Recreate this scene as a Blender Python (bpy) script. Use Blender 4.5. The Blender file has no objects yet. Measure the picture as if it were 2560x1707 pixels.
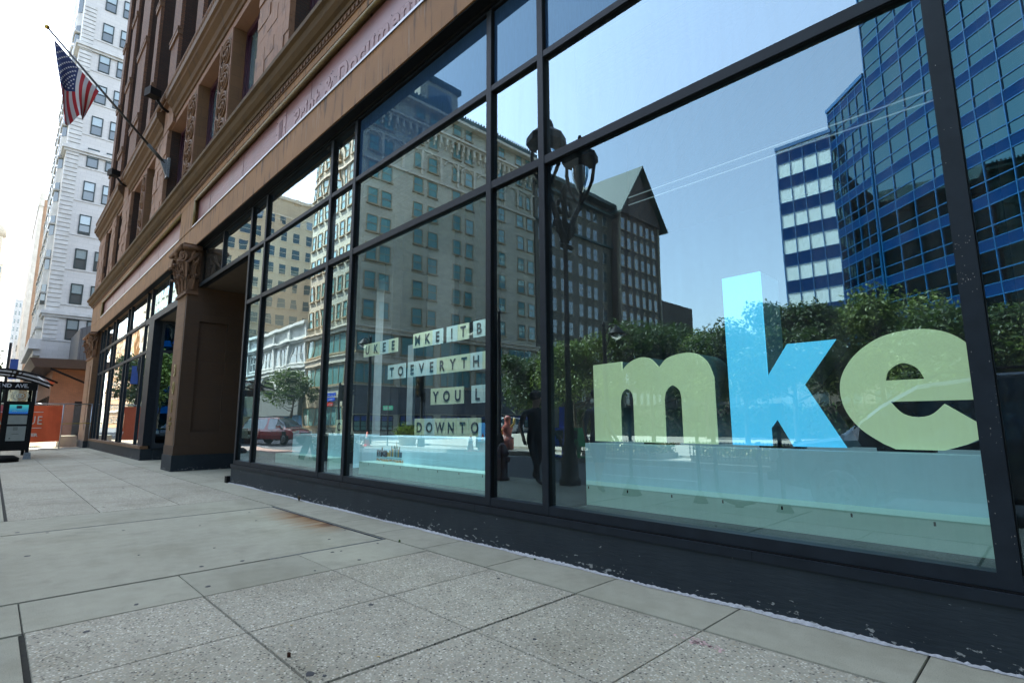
import bpy, bmesh, math, random
from math import sin, cos, pi, radians
from mathutils import Vector, Matrix
random.seed(7)
SC = bpy.context.scene
COL = SC.collection
SHOPL = .7
MIR = 3.68                      # plane of the shop glass

# ------------------------------------------------------------------ helpers
def link(o, parent=None):
    COL.objects.link(o)
    if parent is not None: o.parent = parent
    return o

def tag(o, label=None, cat=None, group=None, kind=None):
    if label: o['label'] = label
    if cat: o['category'] = cat
    if group: o['group'] = group
    if kind: o['kind'] = kind
    return o

def thing(name, label, cat, loc=(0, 0, 0), rz=0.0, group=None):
    o = bpy.data.objects.new(name, None)
    o.location = loc; o.rotation_euler = (0, 0, rz)
    link(o); tag(o, label, cat, group)
    return o

def copy_tree(o, parent=None):
    c = o.copy(); COL.objects.link(c); c.parent = parent
    for ch in o.children: copy_tree(ch, c)
    return c

class MB:
    def __init__(s): s.v = []; s.f = []; s.m = []; s.sm = []
    def quad(s, *p, m=0, sm=False):
        n = len(s.v); s.v += [tuple(q) for q in p]; s.f.append(tuple(range(n, n + len(p)))); s.m.append(m); s.sm.append(sm)
    def box(s, x0, x1, y0, y1, z0, z1, m=0):
        n = len(s.v)
        s.v += [(x0,y0,z0),(x1,y0,z0),(x1,y1,z0),(x0,y1,z0),(x0,y0,z1),(x1,y0,z1),(x1,y1,z1),(x0,y1,z1)]
        for f in ((0,3,2,1),(4,5,6,7),(0,1,5,4),(1,2,6,5),(2,3,7,6),(3,0,4,7)):
            s.f.append(tuple(n+i for i in f)); s.m.append(m); s.sm.append(False)
        return s
    def frus(s, x0, x1, y0, y1, z0, z1, d, m=0):       # box whose top is inset by d
        n = len(s.v)
        s.v += [(x0,y0,z0),(x1,y0,z0),(x1,y1,z0),(x0,y1,z0),(x0+d,y0+d,z1),(x1-d,y0+d,z1),(x1-d,y1-d,z1),(x0+d,y1-d,z1)]
        for f in ((0,3,2,1),(4,5,6,7),(0,1,5,4),(1,2,6,5),(2,3,7,6),(3,0,4,7)):
            s.f.append(tuple(n+i for i in f)); s.m.append(m); s.sm.append(False)
        return s
    def prism_x(s, prof, x0, x1, m=0, step=None):       # profile (y,z) extruded along x
        n = len(s.v); k = len(prof)
        s.v += [(x0, y, z) for y, z in prof] + [(x1, y, z) for y, z in prof]
        for i in range(k):
            j = (i+1) % k
            s.f.append((n+i, n+j, n+k+j, n+k+i)); s.m.append(m); s.sm.append(False)
        s.f.append(tuple(n+i for i in reversed(range(k)))); s.m.append(m); s.sm.append(False)
        s.f.append(tuple(n+k+i for i in range(k))); s.m.append(m); s.sm.append(False)
        return s
    def prism_y(s, prof, y0, y1, m=0):                  # profile (x,z) extruded along y
        n = len(s.v); k = len(prof)
        s.v += [(x, y0, z) for x, z in prof] + [(x, y1, z) for x, z in prof]
        for i in range(k):
            j = (i+1) % k
            s.f.append((n+i, n+k+i, n+k+j, n+j)); s.m.append(m); s.sm.append(False)
        s.f.append(tuple(n+i for i in range(k))); s.m.append(m); s.sm.append(False)
        s.f.append(tuple(n+k+i for i in reversed(range(k)))); s.m.append(m); s.sm.append(False)
        return s
    def tube(s, pts, rad, seg=10, m=0, cap=True, closed=False):
        P = [Vector(p) for p in pts]; k = len(P)
        R = rad if isinstance(rad, (list, tuple)) else [rad]*k
        n0 = len(s.v); prev = None
        for i, p in enumerate(P):
            if closed: t = P[(i+1) % k]-P[i-1]
            else: t = P[min(i+1, k-1)]-P[max(i-1, 0)]
            t = t.normalized() if t.length > 1e-9 else Vector((0,0,1))
            if prev is None:
                a = Vector((0,0,1)) if abs(t.z) < .9 else Vector((1,0,0))
                u = t.cross(a).normalized()
            else:
                u = (prev - t*prev.dot(t)).normalized()
            prev = u; w = t.cross(u)
            for j in range(seg):
                a = 2*pi*j/seg
                s.v.append(tuple(p+(u*cos(a)+w*sin(a))*R[i]))
        rng = k if closed else k-1
        for i in range(rng):
            for j in range(seg):
                a = n0+i*seg+j; b = n0+i*seg+(j+1) % seg
                i2 = (i+1) % k
                c = n0+i2*seg+(j+1) % seg; d = n0+i2*seg+j
                s.f.append((a,b,c,d)); s.m.append(m); s.sm.append(True)
        if cap and not closed:
            s.f.append(tuple(n0+j for j in reversed(range(seg)))); s.m.append(m); s.sm.append(False)
            s.f.append(tuple(n0+(k-1)*seg+j for j in range(seg))); s.m.append(m); s.sm.append(False)
        return s
    def lathe(s, cx, cy, prof, seg=16, m=0, sm=True):
        n0 = len(s.v)
        for r, z in prof:
            for j in range(seg):
                a = 2*pi*j/seg; s.v.append((cx+r*cos(a), cy+r*sin(a), z))
        for i in range(len(prof)-1):
            for j in range(seg):
                s.f.append((n0+i*seg+j, n0+i*seg+(j+1)%seg, n0+(i+1)*seg+(j+1)%seg, n0+(i+1)*seg+j)); s.m.append(m); s.sm.append(sm)
        s.f.append(tuple(n0+j for j in reversed(range(seg)))); s.m.append(m); s.sm.append(False)
        s.f.append(tuple(n0+(len(prof)-1)*seg+j for j in range(seg))); s.m.append(m); s.sm.append(False)
        return s
    def xf(s, M, start=0):
        for i in range(start, len(s.v)): s.v[i] = tuple(M @ Vector(s.v[i]))
        return s
    def build(s, name, mats, parent=None, loc=None):
        me = bpy.data.meshes.new(name)
        me.from_pydata(s.v, [], s.f)
        if not isinstance(mats, (list, tuple)): mats = [mats]
        for m in mats: me.materials.append(m)
        for i, p in enumerate(me.polygons):
            p.material_index = min(s.m[i], len(mats)-1); p.use_smooth = s.sm[i]
        me.update()
        o = bpy.data.objects.new(name, me)
        if loc: o.location = loc
        return link(o, parent)

def BX(name, mats, parent, *boxes):
    b = MB()
    for q in boxes: b.box(*q)
    return b.build(name, mats, parent)

# ------------------------------------------------------------------ materials
MATS = {}
def new_mat(name):
    m = bpy.data.materials.new(name); m.use_nodes = True
    nt = m.node_tree; b = nt.nodes['Principled BSDF']
    MATS[name] = m
    return m, nt, b
def N(nt, t, **k):
    n = nt.nodes.new(t)
    for a, v in k.items(): setattr(n, a, v)
    return n
def L(nt, a, b): nt.links.new(a, b)
ALB = 1.0
def K(c): return tuple(q*ALB for q in c)
def coords(nt, flat=False, scale=None):
    tc = N(nt, 'ShaderNodeTexCoord'); out = tc.outputs['Object']
    if flat:                                 # (x+y, z): one mapping for both wall directions
        sp = N(nt, 'ShaderNodeSeparateXYZ'); L(nt, out, sp.inputs[0])
        ad = N(nt, 'ShaderNodeMath', operation='ADD'); L(nt, sp.outputs[0], ad.inputs[0]); L(nt, sp.outputs[1], ad.inputs[1])
        cb = N(nt, 'ShaderNodeCombineXYZ'); L(nt, ad.outputs[0], cb.inputs[0]); L(nt, sp.outputs[2], cb.inputs[1])
        out = cb.outputs[0]
    if scale:
        mp = N(nt, 'ShaderNodeMapping'); L(nt, out, mp.inputs[0]); mp.inputs['Scale'].default_value = scale; out = mp.outputs[0]
    return out
def noise(nt, vec, scale, detail=4, rough=.55, dist=0):
    n = N(nt, 'ShaderNodeTexNoise'); L(nt, vec, n.inputs['Vector'])
    n.inputs['Scale'].default_value = scale; n.inputs['Detail'].default_value = detail
    n.inputs['Roughness'].default_value = rough; n.inputs['Distortion'].default_value = dist
    return n.outputs['Fac']
def ramp(nt, fac, stops):
    r = N(nt, 'ShaderNodeValToRGB'); L(nt, fac, r.inputs[0]); el = r.color_ramp.elements
    while len(el) < len(stops): el.new(.5)
    for e, (p, c) in zip(el, stops):
        e.position = p; e.color = (c, c, c, 1) if not isinstance(c, tuple) else (*c, 1)
    return r.outputs[0]
def mix(nt, fac, a, b, mode='MIX'):
    n = N(nt, 'ShaderNodeMix', data_type='RGBA', blend_type=mode)
    if isinstance(fac, (int, float)): n.inputs[0].default_value = fac
    else: L(nt, fac, n.inputs[0])
    for i, s in ((6, a), (7, b)):
        if isinstance(s, tuple): n.inputs[i].default_value = (*s, 1)
        else: L(nt, s, n.inputs[i])
    return n.outputs[2]
def bump(nt, b, h, strength=.3, dist=.01):
    n = N(nt, 'ShaderNodeBump'); L(nt, h, n.inputs['Height']); n.inputs['Strength'].default_value = strength
    n.inputs['Distance'].default_value = dist; L(nt, n.outputs[0], b.inputs['Normal']); return n
def mat_plain(name, c, rough=.6, metal=0, var=.12, nscale=6, bmp=.0, spec=.5):
    m, nt, b = new_mat(name); v = coords(nt); c = K(c)
    f = noise(nt, v, nscale, 5)
    hi = tuple(min(1, x*(1+var)) for x in c); lo = tuple(x*(1-var) for x in c)
    L(nt, ramp(nt, f, [(.3, lo), (.7, hi)]), b.inputs['Base Color'])
    b.inputs['Roughness'].default_value = rough; b.inputs['Metallic'].default_value = metal
    b.inputs['Specular IOR Level'].default_value = spec
    if bmp: bump(nt, b, noise(nt, v, nscale*6, 4), bmp, .01)
    return m
def mat_brick(name, c1, c2, mortar, w, h, ms=.012, rough=.8, bmp=.5, dirt=.35, dirtc=(.05,.04,.03), dscale=.7, streak=False):
    m, nt, b = new_mat(name); v = coords(nt, True); c1 = K(c1); c2 = K(c2); mortar = K(mortar); dirtc = K(dirtc)
    br = N(nt, 'ShaderNodeTexBrick'); L(nt, v, br.inputs['Vector'])
    br.inputs['Color1'].default_value = (*c1, 1); br.inputs['Color2'].default_value = (*c2, 1); br.inputs['Mortar'].default_value = (*mortar, 1)
    br.inputs['Scale'].default_value = 1; br.inputs['Mortar Size'].default_value = ms; br.inputs['Mortar Smooth'].default_value = .2
    br.inputs['Brick Width'].default_value = w; br.inputs['Row Height'].default_value = h; br.inputs['Bias'].default_value = 0
    c = br.outputs['Color']
    f = noise(nt, coords(nt, True, (1, .25, 1) if streak else None), dscale, 6, .6)
    c = mix(nt, ramp(nt, f, [(.45, 0.0), (.75, dirt)]), c, dirtc)
    f2 = noise(nt, v, 14, 5)
    c = mix(nt, .35, c, mix(nt, f2, (.4,.4,.4), (1.4,1.4,1.4)), 'MULTIPLY')
    L(nt, c, b.inputs['Base Color']); b.inputs['Roughness'].default_value = rough
    inv = N(nt, 'ShaderNodeMath', operation='SUBTRACT'); inv.inputs[0].default_value = 1; L(nt, br.outputs['Fac'], inv.inputs[1])
    ad = N(nt, 'ShaderNodeMath', operation='MULTIPLY_ADD'); L(nt, f2, ad.inputs[0]); ad.inputs[1].default_value = .35; L(nt, inv.outputs[0], ad.inputs[2])
    bump(nt, b, ad.outputs[0], bmp, .012)
    return m

def mat_stone(name, c, dark, rough=.75, streak=(5, .6), amt=.6, bmp=.35, bscale=25, pale=None):
    """weathered stone: vertical run marks and blotches"""
    m, nt, b = new_mat(name); v = coords(nt, True); c = K(c); dark = K(dark); pale = K(pale) if pale else None
    s = noise(nt, coords(nt, True, (streak[0], streak[1], 1)), 1.6, 7, .62)
    n2 = noise(nt, v, 1.1, 5, .6)
    c0 = ramp(nt, n2, [(.3, tuple(x*.82 for x in c)), (.7, tuple(min(1, x*1.15) for x in c))])
    c1 = mix(nt, ramp(nt, s, [(.54, 0.0), (.66, amt)]), c0, dark)
    if pale:
        s2 = noise(nt, coords(nt, True, (streak[0]*1.7, streak[1]*.8, 1)), 2.1, 6, .6)
        c1 = mix(nt, ramp(nt, s2, [(.62, 0.0), (.68, .5)]), c1, pale)
    L(nt, c1, b.inputs['Base Color']); b.inputs['Roughness'].default_value = rough
    bump(nt, b, noise(nt, v, bscale, 6, .65), bmp, .012)
    return m

def mat_glass(name, refl=(.93,.97,1), tint=(.62,.78,.78), ior=1.9, gain=1.6, base=.06, wave=.0018, wscale=.9, diff=None, film=0):
    """window glass: clear pane whose sheen grows towards grazing view"""
    m = bpy.data.materials.new(name); m.use_nodes = True; nt = m.node_tree; nt.nodes.clear(); MATS[name] = m
    out = N(nt, 'ShaderNodeOutputMaterial')
    fr = N(nt, 'ShaderNodeFresnel'); fr.inputs['IOR'].default_value = ior
    mu = N(nt, 'ShaderNodeMath', operation='MULTIPLY_ADD', use_clamp=True); L(nt, fr.outputs[0], mu.inputs[0]); mu.inputs[1].default_value = gain; mu.inputs[2].default_value = base
    gl = N(nt, 'ShaderNodeBsdfGlossy'); gl.inputs['Color'].default_value = (*refl, 1); gl.inputs['Roughness'].default_value = 0.0
    v = coords(nt)
    bu = N(nt, 'ShaderNodeBump'); bu.inputs['Strength'].default_value = 1; bu.inputs['Distance'].default_value = wave
    L(nt, noise(nt, v, wscale, 1.5, .4), bu.inputs['Height']); L(nt, bu.outputs[0], gl.inputs['Normal'])
    if diff: 
        tr = N(nt, 'ShaderNodeBsdfDiffuse'); tr.inputs['Color'].default_value = (*diff, 1)
        L(nt, ramp(nt, noise(nt, coords(nt, scale=(60,60,3)), 2, 5, .7), [(.35, tuple(q*.8 for q in diff)), (.65, tuple(q*1.2 for q in diff))]), tr.inputs['Color'])
    else:
        tr = N(nt, 'ShaderNodeBsdfTransparent'); tr.inputs['Color'].default_value = (*tint, 1)
    mx = N(nt, 'ShaderNodeMixShader'); L(nt, mu.outputs[0], mx.inputs[0]); L(nt, tr.outputs[0], mx.inputs[1]); L(nt, gl.outputs[0], mx.inputs[2])
    if film:
        df = N(nt, 'ShaderNodeBsdfDiffuse'); df.inputs['Color'].default_value = (.42,.46,.46,1)
        st = noise(nt, coords(nt, scale=(9, 9, .8)), 1.5, 6, .65); sm = noise(nt, v, 38, 3, .7)
        a1 = N(nt, 'ShaderNodeMath', operation='ADD'); L(nt, ramp(nt, st, [(.35, .0), (.75, film)]), a1.inputs[0]); L(nt, ramp(nt, sm, [(.70, 0.0), (.76, film*1.5)]), a1.inputs[1])
        m2 = N(nt, 'ShaderNodeMixShader'); L(nt, a1.outputs[0], m2.inputs[0]); L(nt, mx.outputs[0], m2.inputs[1]); L(nt, df.outputs[0], m2.inputs[2]); mx = m2
    L(nt, mx.outputs[0], out.inputs[0])
    return m
def mat_emit(name, c, s=1):
    m, nt, b = new_mat(name); b.inputs['Base Color'].default_value = (*c, 1)
    b.inputs['Emission Color'].default_value = (*c, 1); b.inputs['Emission Strength'].default_value = s
    return m

def mat_paving(name, kind):
    m, nt, b = new_mat(name); v = coords(nt)
    big = noise(nt, v, .9, 5, .6); mid = noise(nt, v, 7, 5, .6)
    if kind == 'agg':
        vo = N(nt, 'ShaderNodeTexVoronoi'); L(nt, v, vo.inputs['Vector']); vo.inputs['Scale'].default_value = 78
        sp = N(nt, 'ShaderNodeSeparateColor'); L(nt, vo.outputs['Color'], sp.inputs[0])
        peb = ramp(nt, sp.outputs[0], [(0, (.03,.03,.03)), (.09, (.09,.085,.08)), (.17, (.32,.31,.27)), (.5, (.46,.455,.41)), (.72, (.40,.34,.25)), (.84, (.60,.59,.54)), (1, (.76,.75,.70))])
        d = ramp(nt, vo.outputs['Distance'], [(.30, 0.0), (.62, 1.0)])
        c = mix(nt, d, peb, (.36,.355,.31))
        hb = ramp(nt, vo.outputs['Distance'], [(0.1, 1.0), (.6, 0.0)])
        bump(nt, b, hb, .55, .004)
    else:
        sp = noise(nt, v, 160, 3, .8)
        c = ramp(nt, sp, [(.28, (.17,.17,.14)), (.42, (.43,.43,.365)), (.6, (.49,.49,.415)), (.78, (.64,.64,.55))])
        bump(nt, b, noise(nt, v, 120, 4, .7), .3, .004)
    c = mix(nt, 1.0, c, ramp(nt, big, [(.28, (.74,.73,.69)), (.5, (1,1,1)), (.75, (1.08,1.08,1.08))]), 'MULTIPLY')
    c = mix(nt, 1.0, c, ramp(nt, mid, [(.3, (.90,.90,.89)), (.65, (1.04,1.04,1.04))]), 'MULTIPLY')
    gt = noise(nt, v, 52, 3, .75); gt2 = noise(nt, v, 1.9, 4, .6)
    c = mix(nt, ramp(nt, gt, [(.69, 0.0), (.74, .55)]), c, (.10,.10,.09))
    c = mix(nt, ramp(nt, gt2, [(.60, 0.0), (.72, .22)]), c, (.15,.14,.12))
    if kind == 'rust':
        spx = N(nt, 'ShaderNodeSeparateXYZ'); L(nt, v, spx.inputs[0])
        # tongues of rust run from the steel edge (y = 3.05) towards the street
        nz = noise(nt, coords(nt, scale=(6.5, .8, 1)), 1, 5, .6)
        def mr(val, a, bb):
            q = N(nt, 'ShaderNodeMapRange', clamp=True); L(nt, val, q.inputs[0]); q.inputs[1].default_value = a; q.inputs[2].default_value = bb; return q.outputs[0]
        def mul(p, q):
            x = N(nt, 'ShaderNodeMath', operation='MULTIPLY', use_clamp=True); L(nt, p, x.inputs[0]); L(nt, q, x.inputs[1]); return x.outputs[0]
        ady = N(nt, 'ShaderNodeMath', operation='MULTIPLY_ADD'); L(nt, nz, ady.inputs[0]); ady.inputs[1].default_value = .75; L(nt, spx.outputs[1], ady.inputs[2])
        f = mul(mr(ady.outputs[0], 2.98, 3.32), mul(mr(spx.outputs[0], -8.1, -7.2), mr(spx.outputs[0], -5.7, -6.25)))
        c = mix(nt, f, c, mix(nt, mr(ady.outputs[0], 3.28, 3.45), (.34,.20,.09), (.10,.035,.012)))
    gi = N(nt, 'ShaderNodeNewGeometry')
    c = mix(nt, 1.0, c, ramp(nt, gi.outputs['Random Per Island'], [(0, (.84,.82,.72)), (1, (.95,.93,.82))] if kind == 'agg' else [(0, (.61,.60,.53)), (1, (.71,.70,.62))]), 'MULTIPLY')
    L(nt, c, b.inputs['Base Color']); b.inputs['Roughness'].default_value = .9
    return m

M = {}
ALB = .56
M['agg'] = mat_paving('exposed_aggregate', 'agg')
M['smooth'] = mat_paving('brushed_concrete', 'smooth')
M['rusty'] = mat_paving('rust_stained_concrete', 'rust')
M['joint'] = mat_plain('joint_dirt', (.018,.019,.010), .95, var=.6, nscale=30)
M['steel'] = mat_plain('worn_steel', (.30,.32,.34), .45, .8, .4, 30)
M['asphalt'] = mat_plain('asphalt', (.075,.078,.08), .9, var=.25, nscale=20, bmp=.3)
M['plaza'] = mat_plain('plaza_paving', (.60,.55,.44), .85, var=.15, nscale=2, bmp=.2)
M['paver'] = mat_brick('red_pavers', (.38,.20,.15), (.44,.27,.2), (.3,.28,.25), .2, .1)
M['earth'] = mat_plain('bare_earth', (.50,.37,.24), .95, var=.3, nscale=3, bmp=.6)
M['frame'] = mat_plain('dark_frame_paint', (.022,.032,.043), .5, 0, .18, 9, .05, spec=.2)
M['gasket'] = mat_plain('black_gasket', (.006,.007,.008), .7, spec=.15)
M['white'] = mat_plain('white_paint', (.66,.68,.68), .7, var=.2, nscale=40, bmp=.5)
M['chip'] = mat_plain('bare_chip', (.42,.42,.38), .9, var=.2, nscale=60)
M['black'] = mat_plain('black_paint', (.012,.012,.013), .55, spec=.15)
M['ret2'] = mat_plain('pale_housing', (.06,.07,.08), .5)
M['void'] = mat_plain('unlit_interior', (.012,.014,.016), .9)
M['tan'] = mat_stone('tan_stone', (.42,.215,.08), (.07,.04,.02), amt=.9, pale=(.55,.48,.38))
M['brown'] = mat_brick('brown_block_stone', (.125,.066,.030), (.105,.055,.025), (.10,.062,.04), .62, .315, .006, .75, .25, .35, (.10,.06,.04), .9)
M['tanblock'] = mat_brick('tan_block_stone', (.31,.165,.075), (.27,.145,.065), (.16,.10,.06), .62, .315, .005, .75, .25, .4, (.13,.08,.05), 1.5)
M['olive'] = mat_stone('olive_ledge', (.13,.072,.018), (.045,.03,.018), amt=.6, bmp=.3, streak=(1.2,1.5))
M['ochre'] = mat_stone('ochre_cornice', (.16,.08,.025), (.07,.04,.025), amt=.8, bmp=.4, streak=(3,.8))
M['pinkstone'] = mat_stone('pale_terracotta', (.40,.22,.14), (.26,.15,.10), amt=.5, bmp=.2, streak=(4,.6))
M['rough'] = mat_stone('rough_hewn_stone', (.38,.20,.11), (.09,.045,.028), amt=.75, bmp=1, bscale=9, streak=(3,1.3), pale=(.50,.42,.37))
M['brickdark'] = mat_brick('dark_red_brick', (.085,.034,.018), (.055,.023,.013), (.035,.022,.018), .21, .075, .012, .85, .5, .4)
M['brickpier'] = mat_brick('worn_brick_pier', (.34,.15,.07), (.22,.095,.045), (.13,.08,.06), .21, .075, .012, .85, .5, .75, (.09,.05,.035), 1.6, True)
M['pink'] = mat_stone('pink_sign_panel', (.38,.20,.21), (.33,.205,.22), .45, (4, .5), .5, .03)
M['pinklight'] = mat_plain('faded_pink', (.50,.30,.315), .5)
M['pinkdark'] = mat_plain('letter_ghost_edge', (.22,.10,.115), .6)
M['gold'] = mat_plain('aged_gold', (.23,.165,.045), .45, .3, .3, 12)
M['silver'] = mat_plain('silver_trim', (.42,.44,.48), .3, .85, .1)
M['bronze'] = mat_plain('bronze_number', (.55,.45,.18), .4, .6, .2, 20)
M['purple'] = mat_plain('plum_window_frame', (.075,.02,.045), .4, var=.15)
M['shade'] = mat_glass('upper_window_glass', tint=(.3,.4,.42), ior=1.6, gain=1.2, base=.06, wave=.001, diff=(.10,.16,.17))
M['carve'] = mat_stone('carved_terracotta', (.23,.12,.06), (.12,.065,.04), amt=.8, bmp=.6, bscale=12, streak=(3,3))
M['glass'] = mat_glass('shop_glass', tint=(.80,.95,.94), refl=(.60,.86,1.0), ior=1.85, gain=1.7, base=.055, film=.07)
M['glassw'] = mat_glass('wavy_shop_glass', tint=(.7,.85,.84), refl=(.80,.93,1), ior=1.85, gain=1.6, base=.10, film=.06, wave=.0035, wscale=1.1)
M['spandrel'] = mat_glass('spandrel_glass', refl=(.40,.62,.76), ior=1.8, gain=1.2, base=.02, diff=(.025,.06,.12), wave=.0012)
M['glassm'] = mat_glass('upper_shop_glass', tint=(.80,.95,.94), refl=(.66,.88,1.0), ior=1.85, gain=2.2, base=.11, film=.07)
M['sidewin'] = mat_glass('side_glass', refl=(.5,.75,.95), tint=(.12,.2,.25), ior=1.8, gain=1.0, base=.12)

def base_paint():
    m, nt, b = new_mat('charcoal_base_paint'); v = coords(nt, True)
    f = noise(nt, v, 2.2, 6, .6)
    c = ramp(nt, f, [(.3, (.014,.021,.027)), (.7, (.024,.034,.040))])
    sp = N(nt, 'ShaderNodeSeparateXYZ'); L(nt, v, sp.inputs[0])
    up = N(nt, 'ShaderNodeMapRange', clamp=True); L(nt, sp.outputs[1], up.inputs[0]); up.inputs[1].default_value = .15; up.inputs[2].default_value = .05
    ch = noise(nt, coords(nt, True, (1, 2.4, 1)), 13, 6, .62)
    cl = noise(nt, v, 1.7, 2)
    a = N(nt, 'ShaderNodeMath', operation='MULTIPLY_ADD'); L(nt, cl, a.inputs[0]); a.inputs[1].default_value = .25; L(nt, ch, a.inputs[2])
    a2 = N(nt, 'ShaderNodeMath', operation='MULTIPLY_ADD'); L(nt, up.outputs[0], a2.inputs[0]); a2.inputs[1].default_value = .10; L(nt, a.outputs[0], a2.inputs[2])
    c = mix(nt, ramp(nt, a2.outputs[0], [(.825, 0.0), (.84, .9)]), c, (.30,.31,.29))
    sk = noise(nt, v, 70, 2, .7)
    c = mix(nt, ramp(nt, sk, [(.735, 0.0), (.755, .6)]), c, (.12,.13,.13))
    L(nt, c, b.inputs['Base Color']); b.inputs['Roughness'].default_value = .62; b.inputs['Specular IOR Level'].default_value = .25
    bump(nt, b, noise(nt, coords(nt, True, (1, 5, 1)), 9, 5, .6), .35, .01)
    return m
M['base'] = base_paint()

# ------------------------------------------------------------------ text
FONT = None
def text_obj(name, s, size, mat, parent, loc, rot=(pi/2, 0, 0), ext=.004, bold=.0, spacing=1.0, align='LEFT', sx=1.0):
    cu = bpy.data.curves.new(name, 'FONT'); cu.body = s; cu.size = size; cu.extrude = ext; cu.offset = bold
    cu.space_character = spacing; cu.align_x = align; cu.resolution_u = 3
    t = bpy.data.objects.new(name+'_c', cu); COL.objects.link(t)
    dg = bpy.context.evaluated_depsgraph_get()
    me = bpy.data.meshes.new_from_object(t.evaluated_get(dg))
    bpy.data.objects.remove(t); 
    me.materials.clear(); me.materials.append(mat)
    Mx = Matrix.Translation(loc) @ Matrix(((1,0,0,0),(0,1,0,0),(0,0,1,0),(0,0,0,1)))
    R = Matrix.Rotation(rot[2], 4, 'Z') @ Matrix.Rotation(rot[1], 4, 'Y') @ Matrix.Rotation(rot[0], 4, 'X')
    me.transform(Mx @ R @ Matrix.Diagonal((sx, 1, 1, 1)))
    me.name = name
    o = bpy.data.objects.new(name, me)
    return link(o, parent)

def catmull(pts, n=6):
    out = []
    for i in range(len(pts)-1):
        p0 = pts[max(i-1, 0)]; p1 = pts[i]; p2 = pts[i+1]; p3 = pts[min(i+2, len(pts)-1)]
        for k in range(n):
            t = k/n
            out.append(tuple(.5*((2*p1[j])+(-p0[j]+p2[j])*t+(2*p0[j]-5*p1[j]+4*p2[j]-p3[j])*t*t+(-p0[j]+3*p1[j]-3*p2[j]+p3[j])*t**3) for j in (0, 1)))
    out.append(tuple(pts[-1]))
    return out

def solid_shape(name, loops, half, mat, parent, y, bevel=0):
    """filled 2D outline in the x-z plane, thickness 2*half about y"""
    cu = bpy.data.curves.new(name, 'CURVE'); cu.dimensions = '2D'; cu.fill_mode = 'BOTH'; cu.extrude = half-bevel; cu.bevel_depth = bevel; cu.bevel_resolution = 1
    if bevel: cu.offset = -bevel
    for lp in loops:
        s = cu.splines.new('POLY'); s.points.add(len(lp)-1)
        for p, q in zip(s.points, lp): p.co = (q[0], q[1], 0, 1)
        s.use_cyclic_u = True
    t = bpy.data.objects.new(name+'_c', cu); COL.objects.link(t)
    me = bpy.data.meshes.new_from_object(t.evaluated_get(bpy.context.evaluated_depsgraph_get()))
    bpy.data.objects.remove(t)
    me.materials.clear(); me.materials.append(mat)
    me.transform(Matrix.Translation((0, y, 0)) @ Matrix.Rotation(pi/2, 4, 'X')); me.name = name
    return link(bpy.data.objects.new(name, me), parent)

# ------------------------------------------------------------------ camera, light, world
CAMZ = 1.2
a, p, rl = 0.800173, 0.150852, -0.0041617
fwd = Vector((-sin(a)*cos(p), cos(a)*cos(p), sin(p))); rt = Vector((cos(a), sin(a), 0)); up = rt.cross(fwd)
r2 = rt*cos(rl)+up*sin(rl); u2 = -rt*sin(rl)+up*cos(rl)
cam = bpy.data.cameras.new('camera'); co = bpy.data.objects.new('camera', cam); COL.objects.link(co)
mt = Matrix.Identity(4)
for i in range(3): mt[i][0] = r2[i]; mt[i][1] = u2[i]; mt[i][2] = -fwd[i]
mt[2][3] = CAMZ; co.matrix_world = mt
cam.sensor_width = 36; cam.lens = 1325.06/2560*36; cam.clip_start = .05; cam.clip_end = 3000
SC.camera = co
SUN_EL, SUN_AZ = radians(55), radians(32)
S = Vector((-cos(SUN_EL)*cos(SUN_AZ), cos(SUN_EL)*sin(SUN_AZ), sin(SUN_EL)))
sl = bpy.data.lights.new('sun', 'SUN'); sl.energy = 4.5; sl.angle = radians(.5); sl.color = (1, .94, .85)
so = bpy.data.objects.new('sun', sl); COL.objects.link(so); so.rotation_euler = S.to_track_quat('Z', 'Y').to_euler(); so.location = (0, 0, 60)
w = bpy.data.worlds.new('World'); SC.world = w; w.use_nodes = True
nt = w.node_tree; bg = nt.nodes['Background']
sky = nt.nodes.new('ShaderNodeTexSky'); sky.sky_type = 'NISHITA'; sky.sun_disc = False
sky.sun_elevation = SUN_EL; sky.sun_rotation = math.atan2(S.x, S.y); sky.air_density = 1.3; sky.dust_density = 1.6; sky.ozone_density = 1.5
hs = nt.nodes.new('ShaderNodeHueSaturation'); hs.inputs['Saturation'].default_value = .62
nt.links.new(sky.outputs[0], hs.inputs['Color']); nt.links.new(hs.outputs[0], bg.inputs[0]); bg.inputs[1].default_value = .15
SC.view_settings.view_transform = 'Standard'; SC.view_settings.look = 'None'; SC.view_settings.exposure = 2.5; SC.view_settings.gamma = 1
SC.render.engine = 'CYCLES'
SC.cycles.use_denoising = True
SC.cycles.max_bounces = 8; SC.cycles.transparent_max_bounces = 12; SC.cycles.glossy_bounces = 4; SC.cycles.diffuse_bounces = 3
SC.cycles.caustics_reflective = False; SC.cycles.caustics_refractive = False
SC.cycles.sample_clamp_indirect = 6

# ------------------------------------------------------------------ setting
b = MB(); b.quad((-1500,-1500,-.16),(1500,-1500,-.16),(1500,1500,-.16),(-1500,1500,-.16))
tag(b.build('ground', M['asphalt']), kind='structure')
b = MB(); b.box(-37.6, 20, -1.0, 9, -.14, -.012)
tag(b.build('sidewalk_bed', M['joint']), kind='structure')
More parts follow.
